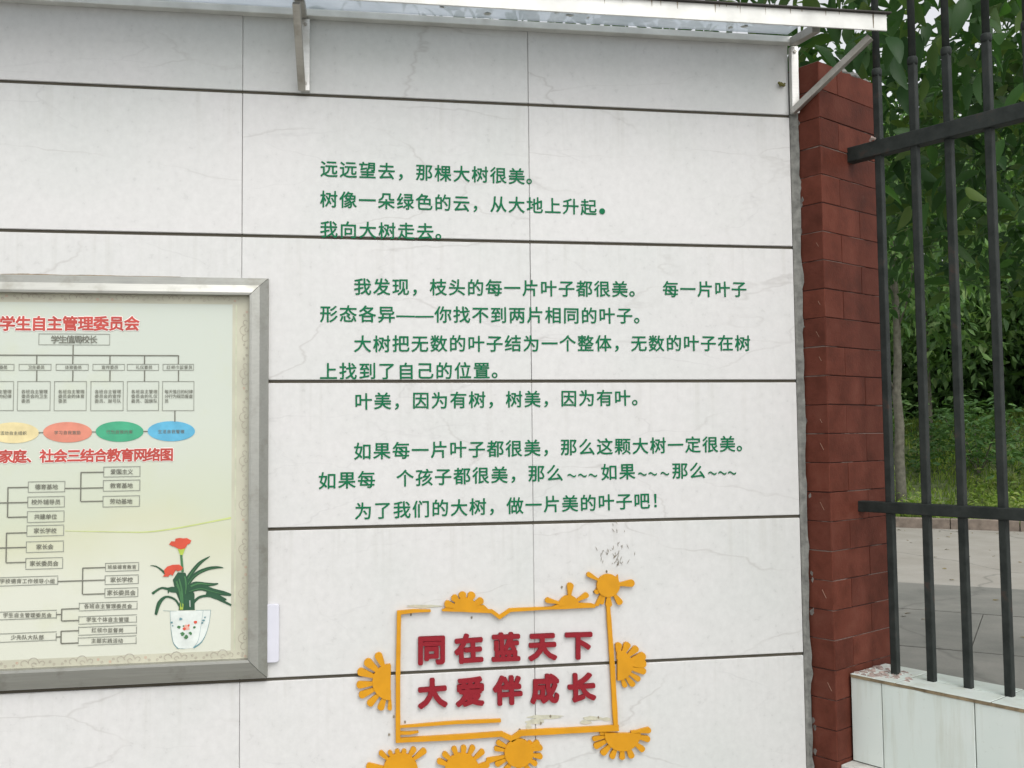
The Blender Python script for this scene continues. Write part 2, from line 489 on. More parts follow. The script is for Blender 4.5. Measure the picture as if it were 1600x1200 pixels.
# near broad-leaved tree whose crown hangs over the fence
nb_ = (5.3, 2.3, 0)
def open_side(p):
    # the crown thins out towards the tile wall
    t = math.degrees(math.atan2(p.x - CP.x, p.y - CP.y))
    z = 1.55 + math.hypot(p.x - CP.x, p.y - CP.y) * .375
    return not (t < 34.5 and p.z > z and rnd.random() < .72)
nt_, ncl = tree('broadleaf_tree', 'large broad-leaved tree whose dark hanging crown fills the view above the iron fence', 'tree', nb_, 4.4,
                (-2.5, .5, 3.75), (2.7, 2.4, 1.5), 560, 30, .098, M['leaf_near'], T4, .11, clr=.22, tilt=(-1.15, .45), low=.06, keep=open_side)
# the nearest hanging leaves, each its own
lm = MB(); lv, lf = leaf_template(seg=5, wd=.52, droop=.35)
lm.add(lv, [tuple(f) for f in lf]); lme = lm.mesh('leaf'); lme.materials.append(M['leaf_near'])
lme.polygons.foreach_set('use_smooth', [True] * len(lme.polygons))
for i in range(260):
    a = math.radians(rnd.uniform(22, 41)); dd = rnd.uniform(3.0, 4.1)
    z = rnd.uniform(2.35, 3.75)
    if z < 2.6 and rnd.random() < .6: z += .5
    o = link('leaf', lme, None, nt_)
    o.location = Vector((CP.x + dd * math.sin(a), CP.y + dd * math.cos(a), z)) - Vector(nb_)
    o.scale = (rnd.uniform(.07, .135),) * 3
    o.rotation_euler = (rnd.gauss(0, .6), rnd.uniform(.2, 1.35), rnd.uniform(0, 6.28))

mid = [  # e, n, height, crown radius, label, mat
    (gnd(1409, 800, .12), 8.5, 2.1, 'slim grey-trunked tree nearest the kerb, seen just right of the brick pillar', 'leaf_mid'),
]
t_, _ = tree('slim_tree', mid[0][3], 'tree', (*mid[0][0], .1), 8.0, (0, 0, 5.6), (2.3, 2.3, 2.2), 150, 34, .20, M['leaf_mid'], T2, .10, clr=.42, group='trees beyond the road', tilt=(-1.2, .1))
for (e, n, h, cr_, lab, mt) in [
        (-1.0, 22.5, 7.6, 2.6, 'bushy tree on the grass bank behind the slim grey trunk', 'leaf_mid'),
        (2.9, 23.5, 9, 2.8, 'light green tree on the bank seen between the second and third fence bars', 'leaf_mid'),
        (-4.8, 23, 8.2, 2.8, 'tall tree on the bank hidden behind the brick pillar', 'leaf_dark'),
        (6.0, 22.5, 9, 2.9, 'dark spreading tree on the bank at the right edge of the view', 'leaf_dark'),
        (9.0, 23, 10, 3.4, 'dense tree on the bank beyond the right end of the fence', 'leaf_mid')]:
    p = en(e, n)
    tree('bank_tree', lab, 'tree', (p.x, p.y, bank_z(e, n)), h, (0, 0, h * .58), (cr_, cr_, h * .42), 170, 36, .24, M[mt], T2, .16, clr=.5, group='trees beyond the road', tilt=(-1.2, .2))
# far wood
pos = []
for i in range(1500):
    e = rnd.uniform(-11, 12); n = rnd.uniform(27, 33); z = 1.0 + 9.0 * rnd.random() ** 1.4
    p = en(e, n, z); pos.append(nprnd.normal(0, .75, (38, 3)) + np.array(p))
pos = np.concatenate(pos)
wd_ = scatter('far_wood', T2, pos, nprnd.uniform(.35, .6, len(pos)), M['leaf_dark'], None)
tag(wd_, 'dark wood of trees closing the view behind the grass bank', 'woodland', kind='stuff')

# shrubs on the bank
def shrub(label, e, n, r, hgt, mat, cnt, ls=.14):
    p = en(e, n); o = empty('shrub', (p.x, p.y, bank_z(e, n))); tag(o, label, 'shrub', 'shrubs on the grass bank')
    st = MB()
    for k in range(6):
        a = rnd.uniform(0, 6.28); st.tube([(0, 0, 0), (math.cos(a) * r * .5, math.sin(a) * r * .5, hgt * .7)], .012, 5)
    st.build('stems', M['bark'], o)['kind'] = 'stuff'
    pp = []
    for k in range(24):
        a = rnd.uniform(0, 6.28); q = r * math.sqrt(rnd.random()); z = hgt * rnd.uniform(.15, .95) * (1 - .4 * (q / r) ** 2)
        pp.append(nprnd.normal(0, r * .16, (cnt // 24, 3)) + (math.cos(a) * q, math.sin(a) * q, z))
    pp = np.concatenate(pp); pp[:, 2] = np.abs(pp[:, 2])
    scatter('foliage', T2, pp, nprnd.uniform(.7, 1.3, len(pp)) * ls, M[mat], o, (-.5, .7))
shrub('low bright shrub at the foot of the bank by the slim trunk', -2.0, 18.2, .9, 1.0, 'grass', 1300)
shrub('dark rounded shrub in the middle of the grass bank', .2, 20.2, 1.3, 1.6, 'leaf_dark', 1800)
shrub('yellow-green leafy shrub low on the bank near the right bars', 2.6, 18.4, .9, .8, 'grass', 1400)
shrub('dark tall shrub high on the bank behind the right-hand bars', 4.0, 21.0, 1.6, 2.4, 'leaf_dark', 2200)
shrub('mid green shrub high on the bank left of the bright gap', -2.6, 21.2, 1.3, 2.0, 'leaf_mid', 1800)
shrub('leafy mid green shrub at the far right of the bank', 5.6, 19.0, 1.2, 1.3, 'leaf_mid', 1600)
# grass
gt = (np.array([(0, -.05, 0), (0, .05, 0), (.62, .03, -.04), (.62, -.03, -.04), (1, 0, -.12)]), None)
gtv = np.array([(0, -.045, 0), (0, .045, 0), (.6, .03, .02), (.6, -.03, .02)]); gtf = np.array([(0, 1, 2, 3)])
pp = []
for i in range(42000):
    e = rnd.uniform(-8, 9); n = 15.92 + 9.5 * rnd.random() ** 1.3
    pp.append(tuple(en(e, n, bank_z(e, n) - .01)))
gr = scatter('grass', (gtv, gtf), np.array(pp), nprnd.uniform(.10, .34, len(pp)), M['grass'], None, (.7, 1.5))
tag(gr, 'short rough grass covering the bank beyond the road', 'grass', kind='stuff')
pp = []
for i in range(16000):
    e = rnd.uniform(-7, 8); n = 15.95 + 3.6 * rnd.random()
    if math.sin(e * 1.3 + n) + math.sin(e * .6 - n * 1.7) < -.3: continue
    pp.append(tuple(en(e, n, bank_z(e, n) + abs(rnd.gauss(0, .14)))))
gc = scatter('ground_cover', T2, np.array(pp), nprnd.uniform(.06, .13, len(pp)), M['grass'], None, (-.4, .7))
tag(gc, 'small-leaved ground cover along the foot of the bank', 'ground cover', kind='stuff')

pp = []
for i in range(420):
    e = rnd.uniform(-7, 7); n = rnd.choice([rnd.uniform(2, 9.4), rnd.uniform(9.4, 15.7), rnd.gauss(15.4, .2)])
    pp.append(tuple(en(e, min(n, 15.72), .006 if n < 9.4 else -.005)))
lt = scatter('leaf_litter', T2, np.array(pp), nprnd.uniform(.03, .09, len(pp)), M['litter'], None, (-.1, .15), roll=.15)
tag(lt, 'dry fallen leaves scattered over the road and paving', 'leaf litter', kind='stuff')

# ------------------------------------------------------------------ tiled wall
X0, X1 = -2.4, 1.2
wall = empty('tiled_wall', (0, 0, 0)); tag(wall, 'long wall faced with large white marble-look tiles in level rows under a canopy', 'wall')
b = MB(); b.add([(X0, .013, 0), (1.197, .013, 0), (1.175, .055, 0), (X0, .055, 0), (X0, .013, G1 + .19), (1.197, .013, G1 + .19), (1.175, .055, G1 + .19), (X0, .055, G1 + .19)],
                [(3, 2, 1, 0), (4, 5, 6, 7), (0, 1, 5, 4), (1, 2, 6, 5), (2, 3, 7, 6), (3, 0, 4, 7)])
b.build('wall_core', M['core'], wall)
gr_ = MB(); jt = MB()
gw = .0066
for k in range(-1, 8):
    zt = G1 - .3 * k
    if k >= 0: gr_.box(X0, X1 - .001, .0045, .0125, zt - gw / 2 - .002, zt + gw / 2 + .002)
gr_.build('groove_grout', M['groove'], wall)
tm = {}
for k in range(-1, 8):
    z1 = G1 - .3 * k - gw / 2; z0 = max(.0, G1 - .3 * (k + 1) + gw / 2)
    if k == -1: z1 = G1 + .182
    for i in range(6):
        x0 = X0 + .6 * i; key = (round(z1 - z0, 3))
        if key not in tm:
            q = MB(); q.box(.0004, .5996, 0, .012, 0, z1 - z0); o = q.build('tile', M['tile'], wall, .0011, seg=1); tm[key] = o.data
        else: o = link('tile', tm[key], None, wall)
        o.location = (x0 + rnd.uniform(-.0002, .0002), rnd.uniform(-.0002, .0002), z0)
# rough mortar fillet between the wall and the pillar
b = MB(); rows_ = 120; zt = G1 + .1
for i in range(rows_ + 1):
    z = zt * i / rows_
    e = 1.2125 + .0045 * max(0, z - 1.0) + .0015 * math.sin(z * 31) * math.sin(z * 7.3) + rnd.uniform(-.0012, .0012)
    if rnd.random() < .09: e += rnd.uniform(.002, .006)
    yy = -.0015 + rnd.uniform(-.001, .001)
    b.v += [(1.2008, .012, z), (1.2008, .001, z), (1.207, yy + .001, z), (e, yy - .0045, z), (e + .004, .008, z)]
for i in range(rows_):
    for k in range(4):
        a = i * 5 + k; b.f.append((a, a + 1, a + 6, a + 5))
b.build('mortar_fillet', M['mortar'], wall)

# ------------------------------------------------------------------ glyphs
_gc = {}
def glyph(ch, r, ext, mat, ndir=8, eps=.0004):
    "mesh of one character in em units, its strokes fattened by r, facing +z, extruded by ext"
    key = (ch, r, ext, mat)
    if key in _gc: return _gc[key]
    c = bpy.data.curves.new('glyph', 'FONT'); c.body = ch; c.size = 1; c.resolution_u = 3
    c.extrude = ext / 2
    o = bpy.data.objects.new('glyph', c); C.objects.link(o)
    bpy.context.view_layer.update()
    me = bpy.data.meshes.new_from_object(o.evaluated_get(bpy.context.evaluated_depsgraph_get()))
    bpy.data.objects.remove(o); bpy.data.curves.remove(c)
    vs = [v.co.copy() for v in me.vertices]; fs = [tuple(p.vertices) for p in me.polygons]
    bpy.data.meshes.remove(me)
    b = MB()
    offs = [(0, 0)] if r == 0 else [(math.cos(2 * PI * (k + .5) / ndir) * r, math.sin(2 * PI * (k + .5) / ndir) * r) for k in range(ndir)] + [(0, 0)]
    for i, (dx, dy) in enumerate(offs):
        b.add([(v.x + dx - .5, v.y + dy - .38, v.z + ext / 2 + i * eps) for v in vs], fs)
    out = b.mesh('character'); out.materials.append(M[mat])
    _gc[key] = out; return out

def put(ch, x, z, y, size, r, ext, mat, parent, name='character', sx=1, rot=0, nd=8, eps=.0004):
    me = glyph(ch, r, ext, mat, nd, eps)
    o = link(name, me, None, parent)
    o.location = Vector((x, y, z)) - Vector(parent.location)
    o.rotation_euler = (PI / 2, rot, 0); o.scale = (size * sx, size, size)
    return o

# green lettering: (text, first centre px, last centre px, index of last)
GREEN = [
    ('远远望去，那棵大树很美。', (514.2, 263.6), (807.4, 274.9), 10, 'topmost green line of lettering, high on the white tiles'),
    ('树像一朵绿色的云，从大地上升起', (513.8, 310.9), (919.9, 323.3), 14, 'second green line of lettering from the top, ending in a solid round dot'),
    ('我向大树走去。', (513.8, 358.1), (664.5, 361.5), 5, 'short green line of lettering that touches the groove under the second tile row'),
    ('我发现，枝头的每一片叶子都很美。', (566.6, 447.5), (968.7, 451.5), 14, 'fourth green line of lettering, indented, with a wide gap before its last five characters'),
    ('形态各异——你找不到两片相同的叶子。', (513.8, 490.2), (976.1, 493.1), 16, 'green line of lettering with a long double dash in it'),
    ('大树把无数的叶子结为一个整体，无数的叶子在树', (566.6, 537), (1160.6, 535.9), 21, 'longest green line of lettering, reaching nearly to the pillar'),
    ('上找到了自己的位置。', (513.3, 580.2), (752.7, 578.6), 8, 'short green line of lettering resting on the groove at the middle of the wall'),
    ('叶美，因为有树，树美，因为有叶。', (567.8, 627), (972.8, 621.4), 14, 'green line of lettering just under the middle groove'),
    ('如果每一片叶子都很美，那么这颗大树一定很美。', (566.6, 705), (1137, 693.8), 20, 'upper line of the three green lines just above the fourth groove'),
    ('如果每 个孩子都很美，那么', (511.5, 751.1), (867, 738.8), 12, 'green line of lettering with wavy dashes and a missing character'),
    ('为了我们的大树，做一片美的叶子吧！', (567.8, 798.4), (1003.1, 782.6), 15, 'lowest green line of lettering, ending in an exclamation mark'),
]
GS, GR = .0372, .0145
def green(parent, ch, u, v):
    x, z = W(u, v, -.0016)
    if ch in '。，！': z -= .0; 
    put(ch, x, z, -.0006, GS, GR, .012, 'green', parent, rot=rnd.uniform(-.006, .006))
for li, (txt, a, b_, last, lab) in enumerate(GREEN):
    xa, za = W(*a, -.0016)
    p = empty('green_lettering', (xa, 0, za)); tag(p, lab, 'lettering', 'green lines of lettering')
    for i, ch in enumerate(txt):
        if ch == ' ': continue
        t = i / last
        # even spacing along the wall rather than in the picture
        xb, zb = W(*b_, -.0016)
        x = xa + (xb - xa) * t; z = za + (zb - za) * t
        sx = 1
        if ch in '。': x -= .001
        put(ch, x, z + rnd.uniform(-.0004, .0004), -.0006, GS, GR, .012, 'green', p, rot=rnd.uniform(-.012, .012))
    if li == 1:
        x, z = W(941, 330, -.0016); q = MB()
        q.plate([(x - xa + .0065 * math.cos(k * PI / 10), z - za + .0065 * math.sin(k * PI / 10)) for k in range(20)], -.0018, .0008)
        q.build('full_stop', M['green'], p)
    if li == 3:
        for ch, u in zip('每一片叶子', (1048.1, 1075, 1102, 1129, 1155)): green(p, ch, u, 451.6)
    if li == 9:
        for ch, u, v in (('如', 952, 737.6), ('果', 980.2, 736.5), ('那', 1062.8, 735.4), ('么', 1089.8, 735)): green(p, ch, u, v)
        q = MB()
        for u, v in ((893.6, 743), (910.2, 742.9), (926.6, 742.7), (1003.8, 740.8), (1020, 740.4), (1039, 740), (1113.4, 739.4), (1129, 739), (1144, 739)):
            x, z = W(u, v, -.0016); pts = []
            for k in range(9):
                t = k / 8; pts.append((x + (t - .5) * .0185, z + .0024 * math.sin(t * 2 * PI)))
            up_ = [(px_, pz + .0017) for px_, pz in pts]; dn = [(px_, pz - .0017) for px_, pz in pts]
            q.plate([(a1 - xa, b1 - za) for a1, b1 in up_ + dn[::-1]], -.0017, .0007)
        q.build('wavy_dash', M['green'], p)

# red relief slogan
for txt, a, b_, lab in (('同在蓝天下', (674.5, 1015.5), (904.5, 1008), 'upper row of five red cut-out characters inside the yellow frame'),
                        ('大爱伴成长', (676, 1083.5), (909, 1074.5), 'lower row of five red cut-out characters inside the yellow frame')):
    xa, za = W(*a, -.007); xb, zb = W(*b_, -.007)
    p = empty('red_lettering', (xa, 0, za)); tag(p, lab, 'lettering', 'red slogan')
    for i, ch in enumerate(txt):
        t = i / 4
        put(ch, xa + (xb - xa) * t, za + (zb - za) * t, -.0003, .0605, .046, .105, 'red', p, nd=12, rot=rnd.uniform(-.03, .03), eps=.0003)

# ------------------------------------------------------------------ yellow relief
YF = -.0085
def yw(u, v): return W(u, v, YF)
def z5(x, y): return 530 + x / 3.077, 860 + y / 3.077
def strip(pts, wd, closed=False):
    "polygon of a polyline with widths; pts in px"
    L, R_ = [], []
    P = [Vector(p) for p in pts]
    for i, p in enumerate(P):
        d = Vector((0, 0))
        if i > 0: d += (p - P[i - 1]).normalized()
        if i < len(P) - 1: d += (P[i + 1] - p).normalized()
        d.normalize(); nrm = Vector((-d.y, d.x))
        k = 1.0
        if 0 < i < len(P) - 1:
            c_ = max(.45, ((P[i] - P[i - 1]).normalized()).dot(d)); k = 1 / c_
        h = wd[i] / 2 * k + rnd.uniform(-.25, .25)
        L.append(tuple(p + nrm * h)); R_.append(tuple(p - nrm * h))
    return L + R_[::-1]
def densify(pts, wd, step=14):
    o, w_ = [], []
    for i in range(len(pts) - 1):
        a, c_ = Vector(pts[i]), Vector(pts[i + 1]); n = max(1, int((c_ - a).length / step))
        for k in range(n):
            t = k / n; o.append(tuple(a.lerp(c_, t))); w_.append(wd[i] + (wd[i + 1] - wd[i]) * t)
    o.append(pts[-1]); w_.append(wd[-1]); return o, w_
def yellow(name, lab, polys, group=None, cat='decoration'):
    b = MB(); c0 = yw(*polys[0][0])
    for i, pl in enumerate(polys):
        b.plate([(yw(u, v)[0] - c0[0], yw(u, v)[1] - c0[1]) for u, v in pl], YF + .00025 * i, -YF - .0006 - .00025 * i - (.0 if i % 2 else .0))
    o = b.build(name, M['yellow'], None); o.location = (c0[0], 0, c0[1])
    tag(o, lab, cat, group)
    return o
fr = []
def S(pts, wd, step=14):
    pts = [z5(*p) for p in pts]; p_, w_ = densify(pts, wd, step); return strip(p_, w_)
yellow('book_outline', 'yellow-orange cut-out line forming an open book-shaped frame round the red slogan', [
    S([(440, 291), (360, 292), (288, 300), (283, 600), (283, 915), (560, 900), (780, 884), (832, 908), (872, 880), (1100, 868), (1345, 855)], [4, 5, 6.5, 7, 7, 8, 8, 8, 9, 9, 9], 12),
    S([(495, 288), (735, 294), (772, 322), (822, 288), (935, 282), (1230, 268)], [3, 5.5, 6, 5.5, 4.5, 5]),
    S([(1294, 262), (1315, 560), (1332, 862)], [6, 7.5, 7], 12),
    S([(290, 850), (560, 829), (778, 820)], [3.5, 5, 5.5]),
    S([(292, 880), (340, 880), (382, 874)], [5, 4.5, 3]),
], cat='relief decoration')

def flower(lab, c, core, petals, extra=(), arc=None, name='yellow_flower'):
    polys = []; core *= 1.13
    cx, cy = c
    if arc is None: arc = (0, 360)
    n = 28; pl = []
    for k in range(n + 1):
        a = math.radians(arc[0] + (arc[1] - arc[0]) * k / n)
        pl.append((cx + core * math.cos(a), cy + core * math.sin(a)))
    if arc == (0, 360): pl = pl[:-1]
    polys.append(pl)
    for p in petals:
        tx, ty = p[0], p[1]; wd = p[2] * 1.12
        bx, by = (p[3], p[4]) if len(p) > 4 else (cx, cy)
        d = Vector((tx - bx, ty - by)); L = d.length; d.normalize(); s = Vector((-d.y, d.x))
        st = min(core * .55, L * .3); pts = []
        prof = [(st, .40), (core * .9, .44), (L * .62, .62), (L * .80, .86), (L * .93, 1.0)]
        jit = rnd.uniform(.92, 1.08)
        rgt = [Vector((bx, by)) + d * a + s * (wd / 2 * k * jit) for a, k in prof]
        lft = [Vector((bx, by)) + d * a - s * (wd / 2 * k) for a, k in prof]
        cap = []
        cc_ = Vector((bx, by)) + d * (L * .93)
        for k in range(1, 6):
            t = PI / 2 - PI * k / 6
            cap.append(cc_ + d * (math.cos(t) * wd * .42) + s * (math.sin(t) * wd / 2))
        polys.append([tuple(q) for q in rgt + cap + lft[::-1]])
    for e in extra: polys.append(list(e))
    return yellow(name, lab, polys, 'yellow sunburst flowers', 'relief flower')

flower('half flower standing on the top left bar of the yellow frame', (727, 953), 17, [(697, 943, 10), (709, 933, 10), (722.5, 928, 11), (738, 928.5, 11), (753, 938, 10)],
       [[(693, 953), (700, 945), (757, 946), (764, 953), (740, 954.5)]], (180, 360))
flower('broken three-rayed half flower on the top right bar of the yellow frame', (889, 946), 14, [(853, 937.5, 7.5), (891.5, 912.5, 9), (918.5, 929, 8)],
       [[(862, 948.5), (875, 943), (905, 942), (925, 943), (932, 946), (930, 949)]], (178, 362))
flower('round yellow sun with six rays above the top right corner of the frame', (950.8, 915), 16, [(918, 896.5, 7), (990, 911, 10), (970, 943, 9), (951.5, 947, 9.5), (931, 926, 7), (940, 944, 6)],
       [[(963, 902), (966, 898), (967, 908)], [(935, 915), (932, 920), (940, 922)], [(929, 948), (936, 947), (946, 929), (939, 927)]])
flower('half flower on the right side of the yellow frame', (965, 1040), 21, [(967, 1006, 9), (981.5, 1006, 10), (996, 1012, 9), (1007, 1025, 12), (1008, 1037, 12), (1009, 1050, 9), (1000, 1063, 8), (991, 1072, 8), (978, 1074, 7)],
       (), (-90, 90))
flower('half flower on the left side of the yellow frame', (610, 1066), 25, [(590, 1022, 11), (572, 1033, 12), (560, 1049, 11), (558, 1071, 10), (562, 1088, 10), (576, 1102, 10), (594, 1109, 10), (609, 1111, 6)],
       [[(610, 1112), (611, 1040), (606, 1041), (604, 1070)]], (90, 270))
flower('half flower hanging from the bottom right corner of the yellow frame', (973, 1146), 25, [(1017, 1141, 8), (1015, 1156, 9), (1006, 1173, 9), (988, 1184, 9), (972.6, 1187, 8), (956, 1185.5, 8), (941, 1179, 9), (929, 1168, 8.5), (926, 1156, 7), (937, 1147, 4)],
       (), (0, 180))
flower('lower left flower, cut by the bottom edge, with two broad rays at its left', (626, 1204), 24, [(593, 1175, 7), (608, 1174, 6), (620.5, 1172, 7), (632, 1172, 7), (648, 1169, 8), (665, 1172, 9), (573, 1198, 10), (590, 1226, 9), (610, 1236, 8), (640, 1234, 9), (660, 1222, 9)])
flower('middle flower of the bottom row, with six upright rays', (722, 1204), 24, [(684, 1189, 8), (693, 1177, 8), (709, 1168, 8), (725, 1166, 8), (740, 1166, 8), (756, 1173, 8), (764, 1195, 9), (700, 1234, 9), (722, 1240, 9), (745, 1234, 9)])
flower('flower with close rays at the right end of the bottom row', (811, 1177), 20, [(842, 1160, 8), (847, 1168, 8), (847, 1183, 8), (838, 1195, 8), (817, 1160, 8), (777, 1160, 8), (773, 1170, 7), (760, 1190, 8), (775, 1196, 8), (790, 1205, 8), (811, 1209, 8), (827, 1206, 8), (830, 1160, 7)])

# old glue left where pieces have fallen off: ragged films on the tiles
glue = MB()
def ragged(cu, cv, wu, wv, n=14, j=.3):
    return [(cu + wu * math.cos(2 * PI * k / n) * rnd.uniform(1 - j, 1 + j), cv + wv * math.sin(2 * PI * k / n) * rnd.uniform(1 - j, 1 + j)) for k in range(n)]
M['glue'] = m_plain('old_glue', (.47, .46, .36), .7, var=.2, scale=80)
M['stain'] = m_plain('dark_glue_specks', (.20, .17, .12), .8, var=.3, scale=80)
gp = empty('glue_residue', (0, 0, 0)); tag(gp, 'ragged traces of old glue where parts of the yellow frame have come off', 'glue marks')
for cu, cv, wu, wv in ((852, 1120, 27, 3), (836, 1127, 14, 4), (826, 1136, 4, 8), (925, 1122, 18, 3), (915, 1128, 9, 3), (947, 1124, 7, 3), (661, 947, 26, 2.5)):
    glue.plate([W(*p, -.0008) for p in ragged(cu, cv, wu, wv)], -.0012 - .0001 * rnd.random(), .0006)
glue.build('glue_film', M['glue'], gp)['kind'] = 'stuff'
specks = MB()
for i in range(46):
    cu, cv = rnd.gauss(958, 11), 882 - abs(rnd.gauss(0, 1)) * 26
    cu += (882 - cv) * rnd.uniform(-.15, .25)
    a = rnd.uniform(-.7, .7) + PI / 2; l_ = rnd.uniform(1.2, 4.5); d = Vector((math.cos(a), math.sin(a))) * l_; s = Vector((-d.y, d.x)).normalized() * .38
    c_ = Vector((cu, cv)); specks.plate([W(*(c_ + q), -.0008) for q in (d, s, -d, -s)], -.0012, .0005)
for cu, cv in ((878, 917), (889, 929), (928, 925), (948, 893), (737, 965), (812, 1140), (633, 1128), (615, 1120), (608, 1148), (642, 960), (845, 1130), (860, 1119), (935, 1121)):
    specks.plate([W(*p, -.0008) for p in ragged(cu, cv, 1.6, 2.4, 7)], -.0013, .0006)
specks.build('glue_speck', M['stain'], gp)['kind'] = 'stuff'

# ------------------------------------------------------------------ notice board
def m_poster():
    b = NB('printed_poster'); geo = b.n('NewGeometry'); p = geo.outputs['Position']
    s = b.n('SeparateXYZ'); b.l(p, s.inputs[0])
    n1 = b.noise(p, 3, 3)
    ad = b.n('Math', operation='MULTIPLY_ADD'); ad.inputs[1].default_value = .25; b.l(n1.outputs[0], ad.inputs[0]); b.l(s.outputs[2], ad.inputs[2])
    c = b.ramp(ad.outputs[0], [(0, (0, 0, 0)), (1, (1, 1, 1))])
    mr = b.n('MapRange'); mr.inputs[1].default_value = 1.2; mr.inputs[2].default_value = 1.98; b.l(ad.outputs[0], mr.inputs[0])
    c = b.ramp(mr.outputs[0], [(0, (.57, .58, .49)), (.25, (.59, .60, .51)), (.38, (.54, .55, .41)), (.45, (.52, .55, .43)), (.65, (.53, .565, .49)), (1, (.51, .55, .49))])
    st = b.noise(p, 8, 4, .6)
    c = b.mix(b.ramp(st.outputs[0], [(.55, (0, 0, 0)), (.75, (.3, .3, .3))]), c, (.52, .54, .34))
    return b.done(c, .35, 0, .35)
M['poster'] = m_poster()
M['border'] = m_plain('poster_border', (.47, .46, .36), .4, var=.10, scale=12)
M['ornament'] = m_plain('ornament_ink', (.34, .29, .24), .5)
M['ornament_red'] = m_plain('ornament_red_ink', (.55, .30, .22), .5)
M['ink'] = m_plain('grey_ink', (.25, .26, .22), .5)
M['ink_line'] = m_plain('line_ink', (.15, .15, .12), .5)
M['title_red'] = m_plain('title_red_ink', (.46, .06, .045), .5)
M['halo'] = m_plain('title_outline_ink', (.78, .72, .68), .5)
for nm, cc_ in (('oval_tan', (.66, .56, .30)), ('oval_red', (.60, .22, .15)), ('oval_green', (.05, .33, .18)), ('oval_blue', (.10, .38, .56)), ('print_leaf', (.018, .075, .035)),
                ('print_leaf_light', (.05, .16, .06)), ('print_flower', (.56, .07, .035)), ('print_pot', (.62, .66, .62)), ('print_pink', (.65, .35, .28)), ('print_blue', (.12, .25, .27)), ('print_yellow', (.35, .45, .06)), ('print_olive', (.50, .57, .22)), ('print_strip', (.48, .50, .37))):
    M[nm] = m_plain(nm, cc_, .45, var=.12, scale=40)
PY = -.013
nbd = empty('notice_board', (0, 0, 0)); tag(nbd, 'wall notice board in a wide grey metal frame showing a school chart', 'notice board')
BX0, BX1, BZ0, BZ1 = -1.15, W(419, 600, -.012)[0], W(418, 1059, -.012)[1], W(418, 435, -.012)[1]
IX0, IX1 = -1.113, W(388.5, 700, -.03)[0]
IZ1, IZ0 = W(388, 461, -.03)[1], W(388, 1031, -.03)[1]
def member(quad_out, quad_in, name='frame_rail'):
    # profile: outer foot (y 0), outer edge, raised inner lip, down to the poster
    (o0, o1), (i0, i1) = quad_out, quad_in
    b = MB()
    prof = [(0, 0), (0, -.012), (.45, -.0245), (.86, -.030), (.985, -.0295), (1, -.0285), (1, 0)]
    for t, y in prof:
        for o_, i_ in ((o0, i0), (o1, i1)):
            b.v.append((o_[0] + (i_[0] - o_[0]) * t, y, o_[1] + (i_[1] - o_[1]) * t))
    n = len(prof)
    for k in range(n):
        a = 2 * k; c_ = 2 * ((k + 1) % n); b.f.append((a, a + 1, c_ + 1, c_))
    b.f.append(tuple(2 * k for k in range(n))); b.f.append(tuple(2 * k + 1 for k in range(n))[::-1])
    me = b.mesh(name); bm = bmesh.new(); bm.from_mesh(me); bmesh.ops.recalc_face_normals(bm, faces=bm.faces); bm.to_mesh(me); bm.free()
    return link(name, me, M['alu'], nbd)
gp_ = .0006
oTL, oTR, oBL, oBR = (BX0, BZ1), (BX1, BZ1), (BX0, BZ0), (BX1, BZ0)
iTL, iTR, iBL, iBR = (IX0, IZ1), (IX1, IZ1), (IX0, IZ0), (IX1, IZ0)
sh = lambda p, dx, dz: (p[0] + dx, p[1] + dz)
member((sh(oTL, gp_, 0), sh(oTR, -gp_, 0)), (sh(iTL, gp_, 0), sh(iTR, -gp_, 0)))
member((sh(oBL, gp_, 0), sh(oBR, -gp_, 0)), (sh(iBL, gp_, 0), sh(iBR, -gp_, 0)))
member((sh(oTR, 0, -gp_), sh(oBR, 0, gp_)), (sh(iTR, 0, -gp_), sh(iBR, 0, gp_)))
member((sh(oTL, 0, -gp_), sh(oBL, 0, gp_)), (sh(iTL, 0, -gp_), sh(iBL, 0, gp_)))
b = MB(); b.box(IX0 - .003, IX1 + .003, PY, -.001, IZ0 - .003, IZ1 + .003); poster = b.build('poster', M['poster'], nbd)
P = lambda u, v: W(u, v, PY)
def pprint(name, polys, mat, lift, kind=None, label=None):
    b = MB()
    for pl in polys: b.plate([P(*q) for q in pl], PY - lift, lift * .6)
    o = b.build(name, M[mat], poster)
    if kind: o['kind'] = kind
    if label: o['label'] = label
    return o
def rect(x0, y0, x1, y1): return [(x0, y0), (x1, y0), (x1, y1), (x0, y1)]
def rp(b, x0, z0, x1, z1, lift): b.box(min(x0, x1), max(x0, x1), PY - lift, PY - lift * .4, min(z0, z1), max(z0, z1))
# border bands in wall metres
xr, xo = P(362, 740)[0], IX1 + .002
zt_, zb_ = P(300, 475)[1], P(300, 1019)[1]
b = MB(); rp(b, xr, IZ0 - .002, xo, IZ1 + .002, .0003); b.build('border_band', M['border'], poster)
b = MB(); rp(b, IX0, zt_, xr - .0002, IZ1 + .002, .0003); b.build('border_band', M['border'], poster)
b = MB(); rp(b, IX0, IZ0 - .002, xr - .0002, zb_, .0003); b.build('border_band', M['border'], poster)
b = MB(); xs_ = xr + .006; rp(b, xs_, zb_, xs_ + .003, zt_, .0006); b.build('border_line', M['print_strip'], poster)
